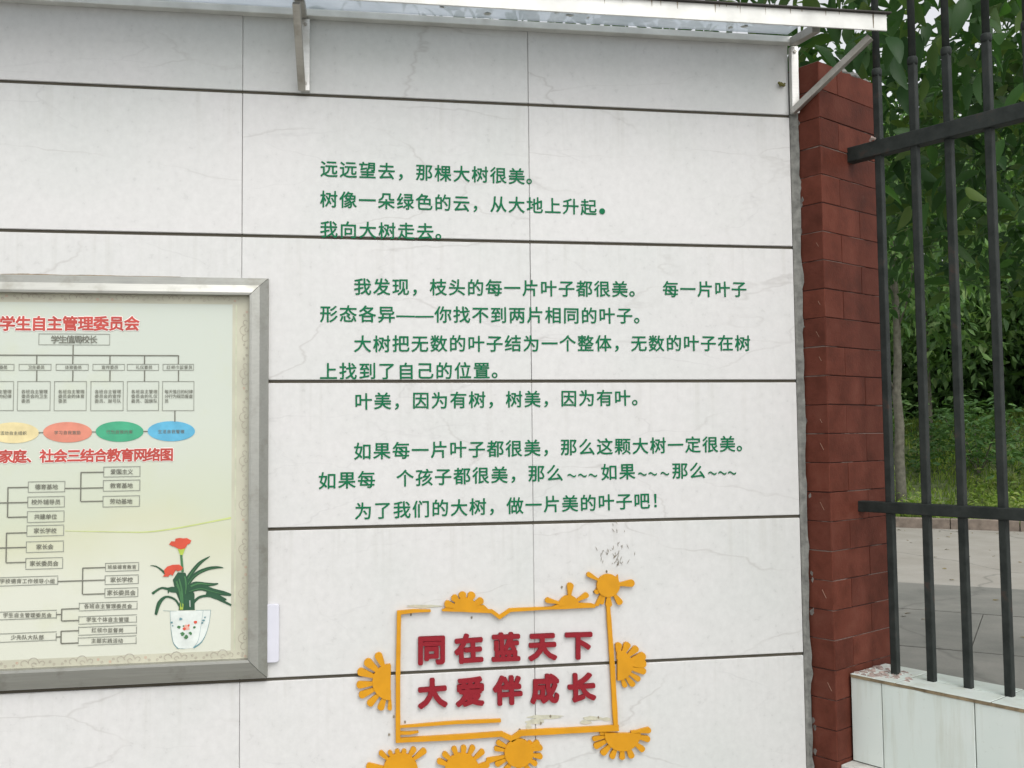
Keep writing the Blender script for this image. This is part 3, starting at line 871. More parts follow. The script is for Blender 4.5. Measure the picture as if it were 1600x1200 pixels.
# scroll ornaments
orn, orr = MB(), MB()
def arcline(b, cx, cz, r, a0, a1, wdt=.0007, n=12, k=0):
    pts = []
    for i in range(n + 1):
        a = a0 + (a1 - a0) * i / n; rr = r * (1 - k * i / n); pts.append((cx + rr * math.cos(a), cz + rr * math.sin(a)))
    for i in range(n):
        p0, p1 = Vector(pts[i]), Vector(pts[i + 1]); d = (p1 - p0).normalized() * (wdt * .2); s = Vector((-d.y, d.x)).normalized() * wdt / 2
        b.plate([tuple(p0 - d + s), tuple(p0 - d - s), tuple(p1 + d - s), tuple(p1 + d + s)], PY - .0009 - .00001 * (i % 2), .0003)
def scroll(cx, cz, ax, flip):
    # ax 0: along x, 1: along z
    def T(u, v): return (cx + u, cz + v * flip) if ax == 0 else (cx + v * flip, cz + u)
    for (u, v, r, a0, a1, k) in ((-.018, 0, .009, 0, 4.2, .6), (.0, .002, .010, 3.1, 0, .1), (.016, 0, .006, 3.2, -1.4, .5), (.0, -.002, .005, 0, 5, .5)):
        x, z = T(u, v)
        arcline(orn, x, z, r, a0 + (PI / 2 if ax else 0), a1 + (PI / 2 if ax else 0), k=k)
    for u in (-.036, -.030, .030, .037):
        x, z = T(u, .003 if abs(u) < .034 else -.002); arcline(orr if rnd.random() < .3 else orn, x, z, .0019, 0, 2 * PI, .0006, 8)
z = IZ0 + .04
while z < IZ1 - .02:
    scroll(IX1 - .0085, z, 1, -1); z += .088
x = IX1 - .05
while x > -.62:
    scroll(x, IZ0 + .007, 0, 1); scroll(x - .01, IZ1 - .007, 0, -1); x -= .088
orn.build('scroll_ornament', M['ornament'], poster)['kind'] = 'stuff'; orr.build('ring_ornament', M['ornament_red'], poster)['kind'] = 'stuff'
# text helper on the poster; each piece of print is one part
def ptext(txt, a, b_, h, mat, lift=.0010, bold=.02, halo=False, name='printed_text', px=True):
    xa, za = P(*a); xb, zb = P(*b_); n = len(txt) - 1
    mb = MB(); hb = MB()
    for i, ch in enumerate(txt):
        if ch == ' ': continue
        t = i / n if n else 0; x = xa + (xb - xa) * t; z = za + (zb - za) * t
        for (r, e, tgt, l_) in ((bold, .006, mb, lift),) + (((bold + .055, .004, hb, lift - .0004),) if halo else ()):
            me = glyph(ch, r, e, mat, 6, .002)
            tgt.add([(x + v.co.x * h, PY - l_ - v.co.z * h, z + v.co.y * h) for v in me.vertices], [tuple(p.vertices) for p in me.polygons])
    o = mb.build(name, M[mat], poster)
    if halo: hb.build('title_outline', M['halo'], poster)
    return o
ptext('学生自主管理委员会', (11.9, 505.4), (206, 505.4), 0.0300, 'title_red', .0009, .035, True, 'chart_title')
ptext('、家庭、社会三结合教育网络图', (-12, 713.5), (260.6, 710), 0.0268, 'title_red', .0009, .035, True, 'chart_title')
LW = 1.1
def outline(b, x0, y0, x1, y1, wl=.75):
    q = [P(x0, y0), P(x1, y0), P(x1, y1), P(x0, y1)]
    wm = wl * .00142
    for i in range(4):
        (ax_, az_), (bx_, bz_) = q[i], q[(i + 1) % 4]
        if i % 2 == 0: b.box(min(ax_, bx_) - wm / 2, max(ax_, bx_) + wm / 2, PY - .0008, PY - .0003, (az_ + bz_) / 2 - wm / 2, (az_ + bz_) / 2 + wm / 2)
        else: b.box((ax_ + bx_) / 2 - wm / 2, (ax_ + bx_) / 2 + wm / 2, PY - .00082, PY - .00031, min(az_, bz_) + wm / 2, max(az_, bz_) - wm / 2)
_ln = [0]
def line(x0, y0, x1, y1, wl=1.5):
    conn = MB()
    (ax_, az_), (bx_, bz_) = P(x0, y0), P(x1, y1); wm = wl * .00142; _ln[0] += 1; e = .000004 * _ln[0]
    if abs(x1 - x0) < abs(y1 - y0): conn.box((ax_ + bx_) / 2 - wm / 2, (ax_ + bx_) / 2 + wm / 2, PY - .0011 - e, PY - .0005, min(az_, bz_), max(az_, bz_))
    else: conn.box(min(ax_, bx_), max(ax_, bx_), PY - .0011 - e, PY - .0005, (az_ + bz_) / 2 - wm / 2, (az_ + bz_) / 2 + wm / 2)
    conn.build('connecting_line', M['ink_line'], poster)
def cbox(x0, y0, x1, y1, txt=None, pitch=None, h=.0125, ta=None, bold=.012, wl=.75):
    b = MB(); outline(b, x0, y0, x1, y1, wl); b.build('chart_box', M['ink'], poster)
    if txt:
        cx, cy = (x0 + x1) / 2, (y0 + y1) / 2; n = len(txt); pt = pitch or (x1 - x0) * .86 / n
        if ta: cx = ta
        ptext(txt, (cx - pt * (n - 1) / 2, cy), (cx + pt * (n - 1) / 2, cy), h, 'ink_line', .0013, bold)
cbox(60.9, 521.8, 171.4, 538.8, '学生值周校长', 11.9, .0165)
line(114.4, 538.8, 114.4, 555.2); line(-20, 555.2, 279, 555.2)
tops = [(-28, 22, '纪律委员'), (30, 79.9, '卫生委员'), (87.8, 138, '体育委员'), (145.3, 194.6, '宣传委员'), (199, 247.9, '礼仪委员'), (254.8, 302.5, '红领巾监督员')]
bigs = [(-29, 21.2, ('各班自主管理', '委员会的纪律', '委员')), (27.5, 78.5, ('各班自主管理', '委员会的卫生', '委员')), (85, 135, ('各班自主管理', '委员会的体育', '委员')),
        (142, 192.6, ('各班自主管理', '委员会的宣传', '委员、鼓号队')), (199, 248, ('各班自主管理', '委员会的礼仪', '委员、国旗队')), (254, 303, ('每天值日的纪律', '分行为规范督查', '员'))]
for (x0, x1, t), vx in zip(tops, (-2, 57.6, 114, 172, 226, 279)):
    cbox(x0, 569.1, x1, 578.6, t, 6.6 if len(t) == 4 else 6.8, .0080, ta=(x0 + x1) / 2 + 2, bold=.006)
    line(vx, 555.2, vx, 569.1); line(vx, 578.6, vx, 596)
for x0, x1, ls in bigs:
    b = MB(); outline(b, x0, 596, x1, 641.5, .8); b.build('chart_box', M['ink'], poster)
    for j, t in enumerate(ls):
        xs = x0 + 9.5 if len(ls[0]) < 7 else x0 + 6.5; pt = 6.9 if len(ls[0]) < 7 else 6.3
        y = 611.9 + 7.3 * j
        ptext(t, (xs, y), (xs + pt * (len(t) - 1), y), .0082, 'ink_line', .0012, .006)
line(273.4, 641.5, 273.4, 659)
for (cx, cy, rx, ry, mt, t) in ((21.3, 676.2, 39.6, 16.3, 'oval_tan', '活动自主组织'), (105.7, 675.4, 38.3, 16, 'oval_red', '学习自我激励'), (187, 674.3, 37.4, 16, 'oval_green', '行为自我约束'), (267.7, 673.8, 37, 15.7, 'oval_blue', '生活自我管理')):
    pprint('chart_oval', [[(cx + rx * math.cos(k * PI / 20), cy + ry * math.sin(k * PI / 20)) for k in range(40)]], mt, .0009)
    ptext(t, (cx - 17.5, cy + .5), (cx + 17.5, cy + .5), .0080, 'ink_line', .0014, .006)
line(60.5, 675.8, 68, 675.8, 1.2); line(143.6, 674.8, 150, 674.8, 1.2); line(224, 674, 231, 674, 1.2)
for bx in ((162.2, 729.3, 218.9, 744.7, '爱国主义', 8.9), (161.6, 750.2, 218.6, 766.9, '教育基地', 8.9), (161, 774.9, 218, 791.5, '劳动基地', 8.9), (44.4, 752.4, 101.4, 768.7, '德育基地', 9), (43.5, 776, 100.8, 792.5, '校外辅导员', 9.2),
           (42.9, 798.6, 100.2, 815.6, '共建单位', 9), (42.2, 820.8, 99.6, 837.2, '家长学校', 9), (41.3, 845.8, 99.3, 862.5, '家长会', 9), (40.4, 871.7, 98, 888.7, '家长委员会', 9),
           (-12, 901.3, 90.3, 914.3, '学校德育工作领导小组', 8.7), (165, 879.4, 216.8, 892, '班级德育教育', 7.6), (164.4, 898.8, 216.2, 912.4, '家长学校', 8.9), (164, 918.9, 215.5, 932.8, '家长委员会', 9),
           (-12, 955, 88.2, 967, '学生自主管理委员会', 8.5), (124, 941, 214.3, 952.8, '各班自主管理委员会', 8.4), (123.3, 962, 213.4, 973.5, '学生个体自主管理', 8.4), (-12, 988.9, 87.9, 1002, '少先队大队部', 8.7),
           (123, 978.4, 213.4, 990.7, '红领巾监督岗', 8.4), (122.4, 995, 212.8, 1006.8, '主题实践活动', 8.4)):
    cbox(bx[0], bx[1], bx[2], bx[3], bx[4], bx[5], (.0108 if bx[5] > 8.8 else .0096 if bx[5] > 8 else .0086), ta=(43 if bx[0] < 0 else None), wl=.95)
for l_ in ((126.4, 737.9, 126.4, 783.2), (126.4, 737.9, 162, 737.9), (101.4, 762.6, 161.6, 762.6), (126.4, 783.2, 161, 783.2), (12.3, 761.6, 12.3, 807.9), (12.3, 761.6, 44.4, 761.6), (-10, 785.4, 43.5, 785.4), (12.3, 807.9, 42.9, 807.9),
           (10, 832.6, 10, 878.8), (10, 832.6, 42.2, 832.6), (-10, 855.7, 41.3, 855.7), (10, 878.8, 40.4, 878.8), (90.3, 908, 164.4, 906.5), (129.2, 887.1, 129.2, 928.1), (129.2, 887.1, 165, 887), (129.2, 928.1, 164, 928),
           (88.2, 960, 96.5, 960), (96.5, 951.3, 96.5, 969.8), (96.5, 951.3, 124, 951), (96.5, 969.8, 123.3, 969.6), (87.9, 995, 95.6, 995), (95.6, 985.8, 95.6, 1005), (95.6, 985.8, 123, 985.6), (95.6, 1005, 122.4, 1004.8)):
    line(*l_)
# green swoosh
def ribbon(pts, wd):
    # smooth polyline
    P_ = [Vector(p) for p in pts]; o, ww = [], []
    for i in range(len(P_) - 1):
        p0 = P_[max(i - 1, 0)]; p1 = P_[i]; p2 = P_[i + 1]; p3 = P_[min(i + 2, len(P_) - 1)]
        for k in range(5):
            t = k / 5
            o.append(.5 * ((2 * p1) + (-p0 + p2) * t + (2 * p0 - 5 * p1 + 4 * p2 - p3) * t * t + (-p0 + 3 * p1 - 3 * p2 + p3) * t ** 3)); ww.append(wd[i] + (wd[i + 1] - wd[i]) * t)
    o.append(P_[-1]); ww.append(wd[-1]); L, R_ = [], []
    for i, p in enumerate(o):
        d = (o[min(i + 1, len(o) - 1)] - o[max(i - 1, 0)]).normalized(); n_ = Vector((-d.y, d.x)) * ww[i] / 2
        L.append(tuple(p + n_)); R_.append(tuple(p - n_))
    return L, R_
def rib(name, items, mat, lift):
    j = 0
    for pts, wd in items:
        b = MB(); L, R_ = ribbon(pts, wd); j += 1
        for i in range(len(L) - 1):
            b.plate([P(*L[i]), P(*L[i + 1]), P(*R_[i + 1]), P(*R_[i])], PY - lift - .00003 * j, .0002)
        b.build(name, M[mat], poster)
rib('printed_swoosh', [([(102, 829.5), (180, 831), (231, 831), (277, 825), (320, 817), (361, 809)], [.6, 1.2, 1.8, 2.2, 2, 3])], 'print_olive', .0006)
Z7 = lambda x, y: (210 + x / 5, 820 + y / 5)
def zp(l): return [Z7(*p) for p in l]
pprint('printed_flower_pot', [zp([(280, 672), (440, 672), (597, 665), (585, 760), (560, 850), (520, 920), (460, 962), (400, 968), (340, 965), (305, 920), (285, 800)])], 'print_pot', .0006)
rib('pot_outline', [(zp([(597, 665), (585, 760), (560, 850), (520, 920), (462, 960)]), [.5, .5, .7, 1.6, 2.6]), (zp([(538, 670), (520, 790), (500, 900), (470, 950)]), [.3, .3, .4, .6]), (zp([(280, 672), (285, 800), (303, 915), (340, 965)]), [.4, .5, .8, 1.6]), (zp([(225, 670), (330, 674)]), [.4, .3]), (zp([(480, 668), (597, 665)]), [.4, .4]), (zp([(340, 965), (400, 968)]), [.6, .2])], 'print_blue', .0009)
rib('printed_leaf', [(zp([(125, 318), (170, 325), (215, 355), (245, 385)]), [.8, 2, 3, 4]),
                     (zp([(385, 470), (440, 385), (510, 300), (590, 246)]), [6, 6.4, 5.4, .8]),
                     (zp([(400, 490), (470, 395), (560, 347), (640, 332), (695, 335)]), [5, 6.4, 5.4, 4, .8]),
                     (zp([(400, 505), (470, 462), (560, 465), (620, 465), (655, 458)]), [5, 7, 6, 4, 1.6]),
                     (zp([(410, 520), (520, 490), (620, 520), (700, 535), (757, 548)]), [7, 9, 9, 7, 3]),
                     (zp([(560, 535), (640, 560), (720, 585)]), [6, 9, 2]),
                     (zp([(440, 640), (500, 570), (590, 555), (680, 590), (757, 628)]), [4, 4, 4, 4, 3]),
                     (zp([(345, 510), (290, 505), (260, 500), (205, 495), (140, 538)]), [9, 9, 4, 3, 4]),
                     (zp([(270, 495), (265, 535)]), [5, 1]),
                     (zp([(360, 650), (320, 585), (250, 562), (195, 610), (168, 702)]), [3, 3, 3.4, 6.4, 4])], 'print_leaf', .0010)
pprint('printed_stem', [zp([(300, 430), (340, 370), (400, 375), (420, 450), (470, 540), (472, 665), (345, 668), (355, 600), (322, 520)])], 'print_leaf', .0008)
rib('printed_leaf', [(zp([(366, 232), (372, 300), (378, 370)]), [3.6, 3.6, 4]), (zp([(350, 420), (372, 520), (380, 660)]), [2, 3, 2.4]), (zp([(330, 470), (380, 560)]), [2, 2])], 'print_leaf_light', .0014)
rib('pot_highlight', [(zp([(434, 590), (436, 640)]), [1.0, 1.0])], 'print_pot', .0016)
pprint('printed_bud', [zp([(340, 188), (398, 185), (378, 235), (358, 235)]), zp([(360, 600), (385, 620), (380, 662), (355, 662)])], 'print_yellow', .0016)
pprint('printed_bloom', [zp([(272, 152), (290, 128), (318, 130), (322, 108), (355, 102), (382, 106), (410, 103), (445, 122), (436, 145), (418, 150), (398, 182), (365, 192), (342, 185), (318, 172), (296, 165)])], 'print_flower', .0018)
pprint('printed_bloom', [zp([(232, 352), (258, 325), (300, 312), (350, 310), (380, 332), (372, 352), (340, 362), (325, 352), (312, 372), (300, 398), (285, 385), (262, 405), (222, 402), (240, 385)])], 'print_flower', .0018)
bl = [(410, 800, 24, 'print_pink'), (392, 812, 12, 'print_flower'), (425, 785, 10, 'print_flower'), (480, 760, 14, 'print_flower'), (350, 798, 12, 'print_leaf_light'), (375, 850, 16, 'print_leaf_light'), (405, 875, 16, 'print_leaf_light'), (440, 848, 14, 'print_leaf_light'), (468, 800, 10, 'print_leaf_light'),
      (385, 790, 6, 'print_leaf_light'), (362, 735, 11, 'print_blue'), (293, 762, 8, 'print_blue'), (540, 745, 10, 'print_blue'), (530, 765, 9, 'print_blue'), (552, 722, 7, 'print_blue'), (300, 788, 6, 'print_blue')]
for mt in ('print_pink', 'print_flower', 'print_leaf_light', 'print_blue'):
    pprint('pot_decoration', [ragged(*Z7(x, y), r / 5, r / 5.6, 9, .35) for x, y, r, m_ in bl if m_ == mt], mt, {'print_pink': .001, 'print_flower': .0013, 'print_leaf_light': .0016, 'print_blue': .0018}[mt])

q = MB(); n_ = 60
for i in range(n_ + 1):
    t = i / n_; x = -.46 + .34 * t; h_ = .0016 + .0022 * abs(math.sin(t * 9)) * rnd.uniform(.5, 1) * (1 - t)
    q.v += [(x, -.004, BZ1 - .0005), (x, -.002, BZ1 + h_), (x, -.0008, BZ1 + h_ + .001)]
for i in range(n_):
    a = 3 * i; q.f += [(a, a + 3, a + 4, a + 1), (a + 1, a + 4, a + 5, a + 2)]
q.build('brown_sealant', m_plain('brown_sealant', (.22, .17, .11), .8, var=.4, scale=60), nbd)
rib('leaf_midrib', [(zp([(420, 420), (450, 372), (510, 302), (580, 252)]), [1.4, 1.4, 1.0, .4]), (zp([(420, 465), (470, 400), (560, 350), (650, 335)]), [1.4, 1.2, 1.0, .5]), (zp([(440, 480), (500, 458), (560, 462), (610, 470)]), [2.4, 2.6, 2.0, 1]),
                   (zp([(430, 520), (520, 498), (610, 520), (690, 540)]), [1.2, 1.6, 1.4, .6]), (zp([(190, 500), (150, 530)]), [.8, .8]), (zp([(205, 600), (178, 680)]), [1.0, .8]), (zp([(330, 440), (355, 520), (372, 640)]), [3, 3, 2]), (zp([(395, 400), (405, 470), (400, 540)]), [2.4, 2.4, 1])], 'print_leaf_light', .0018)

# white plastic plate behind the frame edge
b = MB(); x0, x1 = .030, W(436, 980, -.009)[0]; z0, z1 = W(434, 1035, -.009)[1], W(434, 944, -.009)[1]
pl = []
for cx, cz, a0 in ((x1 - .006, z0 + .006, -90), (x1 - .004, z1 - .004, 0)):
    for k in range(5):
        a = math.radians(a0 + 22.5 * k); r_ = .006 if a0 else .004; pl.append((cx + r_ * math.cos(a), cz + r_ * math.sin(a)))
pl += [(x0, z1), (x0, z0)]
b.plate([(p[0] - x1, p[1] - z0) for p in pl], -.0095, .009)
o = b.build('plastic_plate', M['white_plastic'], None, .0012); o.location = (x1, 0, z0)
tag(o, 'small white rounded plastic plate sticking out behind the right side of the notice board', 'plastic plate')

# ------------------------------------------------------------------ canopy
cn = empty('canopy', (0, 0, G1)); tag(cn, 'narrow steel-framed canopy with grey roof sheets along the top of the tiled wall', 'canopy')
def bar(name, p0, p1, a, b_, mat, bev=.0015, up=(0, 0, 1)):
    p0, p1 = Vector(p0), Vector(p1); d = (p1 - p0).normalized(); s = Vector(up).cross(d)
    if s.length < 1e-3: s = Vector((1, 0, 0))
    s.normalize(); u = d.cross(s)
    Mx = Matrix(((d.x, s.x, u.x, p0.x), (d.y, s.y, u.y, p0.y), (d.z, s.z, u.z, p0.z), (0, 0, 0, 1)))
    q = MB(); q.box(0, (p1 - p0).length, -a / 2, a / 2, -b_ / 2, b_ / 2, Mx)
    return q.build(name, M[mat], cn, bev)
bar('back_rail', (-2.4, -.011, .1625), (1.205, -.011, .1695), .020, .015, 'white_steel')
FY = -.15
bar('front_fascia', (-2.4, FY - .010, .1455), (1.349, FY - .010, .1555), .004, .036, 'white_steel', .001)
bar('front_rail', (-2.4, FY + .002, .150), (1.345, FY + .002, .160), .016, .018, 'grey_steel')
bar('fascia_lip', (-2.4, FY - .013, .1650), (1.356, FY - .013, .1752), .014, .0022, 'edge_dark', 0)
# roof sheets, one per bay
for x0, x1 in ((-2.4, -.965), (-.955, .118), (.128, 1.2)):
    q = MB(); zz = lambda x: .1785 + (x / 1.2) * .006
    q.add([(x0, -.001, zz(x0) + .004), (x1, -.001, zz(x1) + .004), (x1, FY - .006, zz(x1) - .012), (x0, FY - .006, zz(x0) - .012),
           (x0, -.001, zz(x0) + .008), (x1, -.001, zz(x1) + .008), (x1, FY - .006, zz(x1) - .008), (x0, FY - .006, zz(x0) - .008)],
          [(3, 2, 1, 0), (4, 5, 6, 7), (0, 1, 5, 4), (1, 2, 6, 5), (2, 3, 7, 6), (3, 0, 4, 7)])
    q.build('roof_sheet', M['pane'], cn)
for X, right in ((-.96, 0), (.1216, 0), (1.203, 1)):
    bar('post', (X + .006, -.009, .003), (X + .006, -.009, .156), .018, .014, 'steel', up=(0, 1, 0))
    bar('cross_bar', (X, -.022, .163), (X + .0, FY + .018, .147), .018, .018, 'steel_dull')
    bar('brace', (X - .001, -.012, .006), (X - .005 + (.125 if right else 0), FY + .010, .132), .015, .014, 'steel_dull')
for X in (-.96, .1216, 1.203):
    q = MB(); q.tube([(X + .006, -.016, .018), (X + .006, -.019, .018)], .0035, 6, up=(0, 0, 1)); q.build('bolt', M['steel_dull'], cn)
    q = MB(); q.tube([(X + .006, -.016, .143), (X + .006, -.019, .143)], .0035, 6, up=(0, 0, 1)); q.build('bolt', M['steel_dull'], cn)
q = MB()
for x in [rnd.uniform(-.6, 1.33) for k in range(26)] + [1.318, 1.02, .99, 1.21]:
    h_ = rnd.uniform(.003, .02) if x < 1.3 else .032; w_ = rnd.uniform(.0006, .0018); zt2 = .1635 + (x + 2.4) / 3.75 * .010
    q.add([(x - w_, FY - .0123, zt2), (x + w_, FY - .0123, zt2), (x + w_ * .2, FY - .0123, zt2 - h_), (x - w_ * .2, FY - .0123, zt2 - h_)], [(0, 3, 2, 1)])
q.build('rust_run', m_plain('rust_run', (.26, .22, .16), .8, var=.3, scale=90), cn)['kind'] = 'stuff'
sc_ = MB()
for i in range(30):
    x = rnd.choice([rnd.uniform(.3, 1.15), rnd.uniform(.95, 1.15), rnd.uniform(-.5, 1.0)]); y = rnd.uniform(-.12, -.03); s = rnd.uniform(.004, .012)
    zz = .1785 + x / 1.2 * .006 + .004 + (y / .15) * .012 - .0012
    n_ = 7; sc_.add([(x + s * rnd.uniform(.4, 1.1) * math.cos(6.283 * k / n_), y + s * rnd.uniform(.4, 1.1) * math.sin(6.283 * k / n_), zz + (y - y)) for k in range(n_)], [tuple(range(n_))[::-1]])
sc_.build('stuck_leaf_bits', M['leaf_scrap'], cn)['kind'] = 'stuff'
q = MB(); q.tube([(1.212 + .005 * math.cos(t * PI / 6), -.012, .095 + .005 * math.sin(t * PI / 6)) for t in range(13)], .0013, 6); q.build('wire_ring', M['white_plastic'], cn)
q = MB()
x_, z_ = W(1220, 132, -.006)
for dx, dz, r_ in ((0, 0, .0055), (.006, -.002, .004), (-.004, .003, .0035), (.009, .002, .0022)):
    for a in range(4):
        pass
    q.tube([(dx - r_ * .8, 0, dz), (dx - r_ * .5, -.001, dz), (dx, -.002, dz), (dx + r_ * .5, -.001, dz), (dx + r_ * .8, 0, dz)], 0, 7, rads=[r_ * .3, r_ * .8, r_, r_ * .8, r_ * .3])
o = q.build('mud_nest', m_plain('mud_nest', (.12, .11, .03), .9, var=.5, scale=200), None, smooth=True); o.location = (x_, -.005, z_)
tag(o, 'tiny brown-green mud lump stuck to the top tile beside the end post', 'insect nest')

# ------------------------------------------------------------------ brick pillar
aR = math.radians(30)
pil = empty('brick_pillar', (1.2474, -.0509, 0), aR); tag(pil, 'square pillar of dark red glazed bricks between the tiled wall and the iron fence', 'pillar')
PT = G1 + .1115; WD = .232; CH = .0638
q = MB(); q.box(.0022, WD - .0022, .0022, WD - .0022, 0, PT - .004); q.build('pillar_core', M['bmortar'], pil)
bms = {}
def brick(x, y, z, ln, face):
    key = round(ln, 3)
    if key not in bms:
        q = MB(); q.box(.0007, ln - .0007, 0, .0085, .0010, CH - .0010); o = q.build('brick', M['brick'], pil, .0008, seg=1); bms[key] = o.data
    else: o = link('brick', bms[key], None, pil)
    o.location = (x, y, z); o.rotation_euler = (rnd.gauss(0, .004), rnd.gauss(0, .003), face); return o
nc = int(PT / CH) + 1
for k in range(nc):
    z = PT - CH * (k + 1)
    if z < -.02: break
    jt_ = rnd.uniform(-.0006, .0006)
    cut = .072 if k % 2 == 0 else .150
    if k in (1, 3, 9): cut = None
    if cut is None: brick(0, jt_, z, WD, 0)
    else: brick(0, jt_, z, cut, 0); brick(cut, jt_ + rnd.uniform(-.0005, .0005), z, WD - cut, 0)
    c2 = WD * .5 if k % 2 else .17
    brick(jt_, WD, z, c2, -PI / 2)
    brick(jt_ + rnd.uniform(-.0004, .0004), WD - c2, z, WD - c2, -PI / 2)
    brick(WD + jt_, 0, z, WD, PI / 2)
    brick(WD, WD + jt_, z, WD, PI)
# rubble of mortar on the pillar top
q = MB()
for i in range(70):
    x = rnd.uniform(.02, WD); y = rnd.choice([rnd.uniform(.003, .03), rnd.uniform(.01, WD)]); r_ = rnd.uniform(.003, .011) * (1.5 if x > .09 else .7)
    q.tube([(x - r_ * 1.6, y, PT - .004), (x - r_ * .3, y + r_ * .3, PT - .003 + r_ * .2), (x + r_ * 1.8, y + r_ * .4, PT - .004)], 0, 6, rads=[r_ * .4, r_ * .8, r_ * .4])
q.build('mortar_rubble', M['mortar'], pil)['kind'] = 'stuff'
q = MB(); q.box(.004, WD - .004, .004, WD - .004, PT - .0035, PT + .001); q.build('mortar_bed', M['mortar'], pil)
# smears and scratches on the left face (x = 0 plane, facing -x)
q = MB(); s_ = MB()
def onleft(b, pts, lift):
    n_ = len(pts); v = [(-lift, p[0], p[1]) for p in pts]; v2 = [(.0015, p[0], p[1]) for p in pts]
    b.add(v + v2, [tuple(range(n_))] + [(i + n_, (i + 1) % n_ + n_, (i + 1) % n_, i) for i in range(n_)])
for i in range(20):
    y = rnd.uniform(.050, .064); z = rnd.uniform(.85, 2.3); r_ = rnd.uniform(.002, .0055)
    onleft(q, [(y + r_ * rnd.uniform(.4, 1.3) * math.cos(k * .9), z + 1.8 * r_ * rnd.uniform(.4, 1.3) * math.sin(k * .9)) for k in range(7)], .0005)
for i in (0, 2, 3, 4, 6, 7, 9, 12, 15):
    z = PT - CH * (i + 6.5) + rnd.uniform(-.006, .006); y = .018 + rnd.uniform(-.004, .004); l_ = rnd.uniform(.004, .010)
    onleft(s_, [(y + l_ * .5, z + l_ * .9), (y + l_ * .5 + .0009, z + l_ * .9), (y - l_ * .5 + .0009, z - l_ * .9), (y - l_ * .5, z - l_ * .9)], .0011)
q.build('mortar_smear', m_plain('pale_mortar_smear', (.17, .155, .14), .9, var=.3, scale=90), pil)['kind'] = 'stuff'
s_.build('pale_scratch', m_plain('scratch', (.24, .13, .09), .8), pil)['kind'] = 'stuff'

# ------------------------------------------------------------------ low wall and fence (frame: x = w through the wall, y = -s along it)
aF = math.radians(-60)
Rv = Vector((math.cos(aR), math.sin(aR), 0)); Fv = Vector((math.cos(aF), math.sin(aF), 0))
ORG = Vector((1.2474, -.0509, 0))
def fence_empty(name, s0=0.0):
    # local x along the fence (towards the camera side), local y through it (away)
    o = empty(name, ORG + Fv * s0, aF); return o
lw = fence_empty('low_wall'); tag(lw, 'low wall faced with pale mint tiles carrying the iron fence', 'wall')
ZC = G1 - 1.240; ZL = G1 - 1.427; LEN = 2.2
q = MB(); q.box(.002, LEN, .058, .19, 0, ZC - .0085); q.build('wall_core', M['bmortar'], lw)
mt_ = {}
def mint(name, x0, x1, y0, y1, z0, z1, mat='mint', bev=.0009):
    key = (round(x1 - x0, 3), round(y1 - y0, 3), round(z1 - z0, 3), mat)
    if key not in mt_:
        q = MB(); q.box(0, x1 - x0, 0, y1 - y0, 0, z1 - z0); o = q.build(name, M[mat], lw, bev, seg=1); mt_[key] = o.data
    else: o = link(name, mt_[key], None, lw)
    o.location = (x0, y0 + rnd.uniform(-.0004, .0004), z0); return o
xs = [.004, .077]
while xs[-1] < LEN - .05: xs.append(xs[-1] + .197)
for i in range(len(xs) - 1):
    mint('tile', xs[i] + .0011, xs[i + 1] - .0011, .050, .057, ZL + .002, ZC - .0080)
    for r_ in range(3):
        mint('tile', xs[i] + .0011, xs[i + 1] - .0011, .050, .057, ZL - .045 - .26 * (r_ + 1) + .003, ZL - .048 - .26 * r_)
xc = [.004, .11]
while xc[-1] < LEN - .05: xc.append(xc[-1] + .197)
for i in range(len(xc) - 1):
    mint('cap_tile', xc[i] + .001, xc[i + 1] - .001, .0485, .1175, ZC - .0014, ZC)
    mint('cap_tile', xc[i] + .001, xc[i + 1] - .001, .1200, .192, ZC - .0014, ZC)
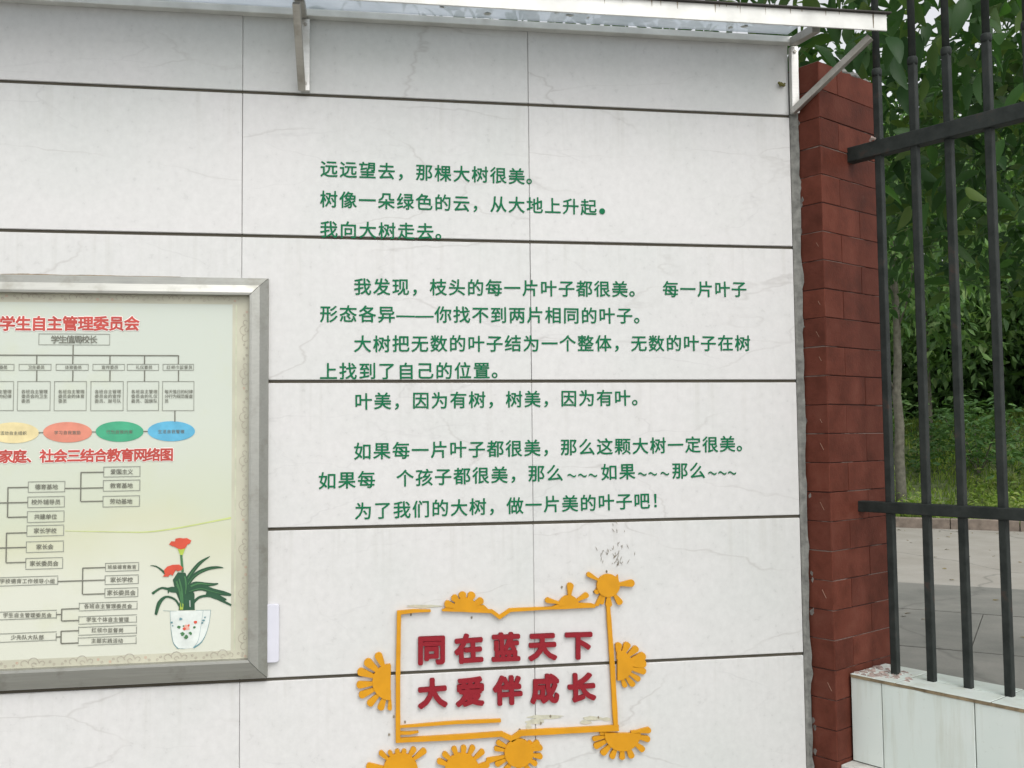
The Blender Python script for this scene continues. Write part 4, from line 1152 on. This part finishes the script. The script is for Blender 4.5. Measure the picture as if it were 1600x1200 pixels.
# unglazed edge below the cap glaze, chipped
q = MB(); n_ = 90
for i in range(n_ + 1):
    x = .006 + (LEN - .01) * i / n_; ch_ = rnd.uniform(0, .0012) + (.005 * rnd.random() if .09 < x < .16 else 0)
    q.v += [(x, .0478 + ch_, ZC - .0016), (x, .0478 + ch_ * .6, ZC - .0075), (x, .060, ZC - .0016), (x, .060, ZC - .0075)]
for i in range(n_):
    a = 4 * i; q.f += [(a, a + 1, a + 5, a + 4), (a + 2, a, a + 4, a + 6), (a + 1, a + 3, a + 7, a + 5)]
q.build('chipped_edge', M['tan_edge'], lw)
q = MB(); q.box(.0, LEN, .010, .0565, ZL - .038, ZL); o = q.build('ledge', m_plain('pale_ledge_stone', (.50, .50, .46), .8, var=.25, scale=30, bump=.5), lw, .003)
# broken mortar round the first bar
q = MB()
for i in range(60):
    x = max(.012, rnd.gauss(.055, .028)); y = rnd.uniform(.056, .15); r_ = rnd.uniform(.002, .008)
    q.tube([(x - r_, y, ZC - .0005), (x, y + r_ * .3, ZC + r_ * .10), (x + r_, y, ZC - .0005)], 0, 6, rads=[r_ * .4, r_ * .55, r_ * .3])
q.build('mortar_patch', M['patch'], lw)['kind'] = 'stuff'

fe = fence_empty('iron_fence'); tag(fe, 'black iron fence with upright square bars standing on the low mint-tiled wall', 'fence')
def rail(z0, z1):
    q = MB(); q.box(-.012, LEN, .106, .134, z0, z1); o = q.build('rail', M['iron'], fe, .002); return o
rail(G1 - .100, G1 - .066); rail(G1 - .893, G1 - .869)
barm = tipm = colm = None
s0 = .071
for i in range(27):
    s = s0 + .0800 * i
    if barm is None:
        q = MB(); q.box(-.0078, .0078, -.0078, .0078, ZC - .001, G1 + .085); o = q.build('bar', M['iron'], fe, .0018); barm = o.data
        q = MB(); q.tube([(0, 0, z) for z in (G1 + .08, G1 + .084, G1 + .094, G1 + .098)], 0, 10, rads=[.0095, .0112, .0112, .0095]); c_ = q.build('collar', M['iron'], o, smooth=True); colm = c_.data
        q = MB(); q.tube([(0, 0, G1 + .094), (0, 0, G1 + .30), (0, 0, G1 + .31), (0, 0, G1 + .34), (0, 0, G1 + .40)], 0, 8, rads=[.0080, .0080, .013, .010, .001]); c2_ = q.build('spear_tip', M['iron'], o, smooth=True); tipm = c2_.data
    else:
        o = link('bar', barm, None, fe); c_ = link('collar', colm, None, o); c2_ = link('spear_tip', tipm, None, o)
    o.location = (s, .120, 0); o.rotation_euler = (rnd.gauss(0, .0012), rnd.gauss(0, .0012), rnd.gauss(0, .05))
# weld blob where the top rail meets the first bar
q = MB(); q.tube([(.058, .104, G1 - .066), (.064, .103, G1 - .060), (.071, .105, G1 - .064)], 0, 6, rads=[.003, .005, .003]); q.build('weld', M['patch'], fe)
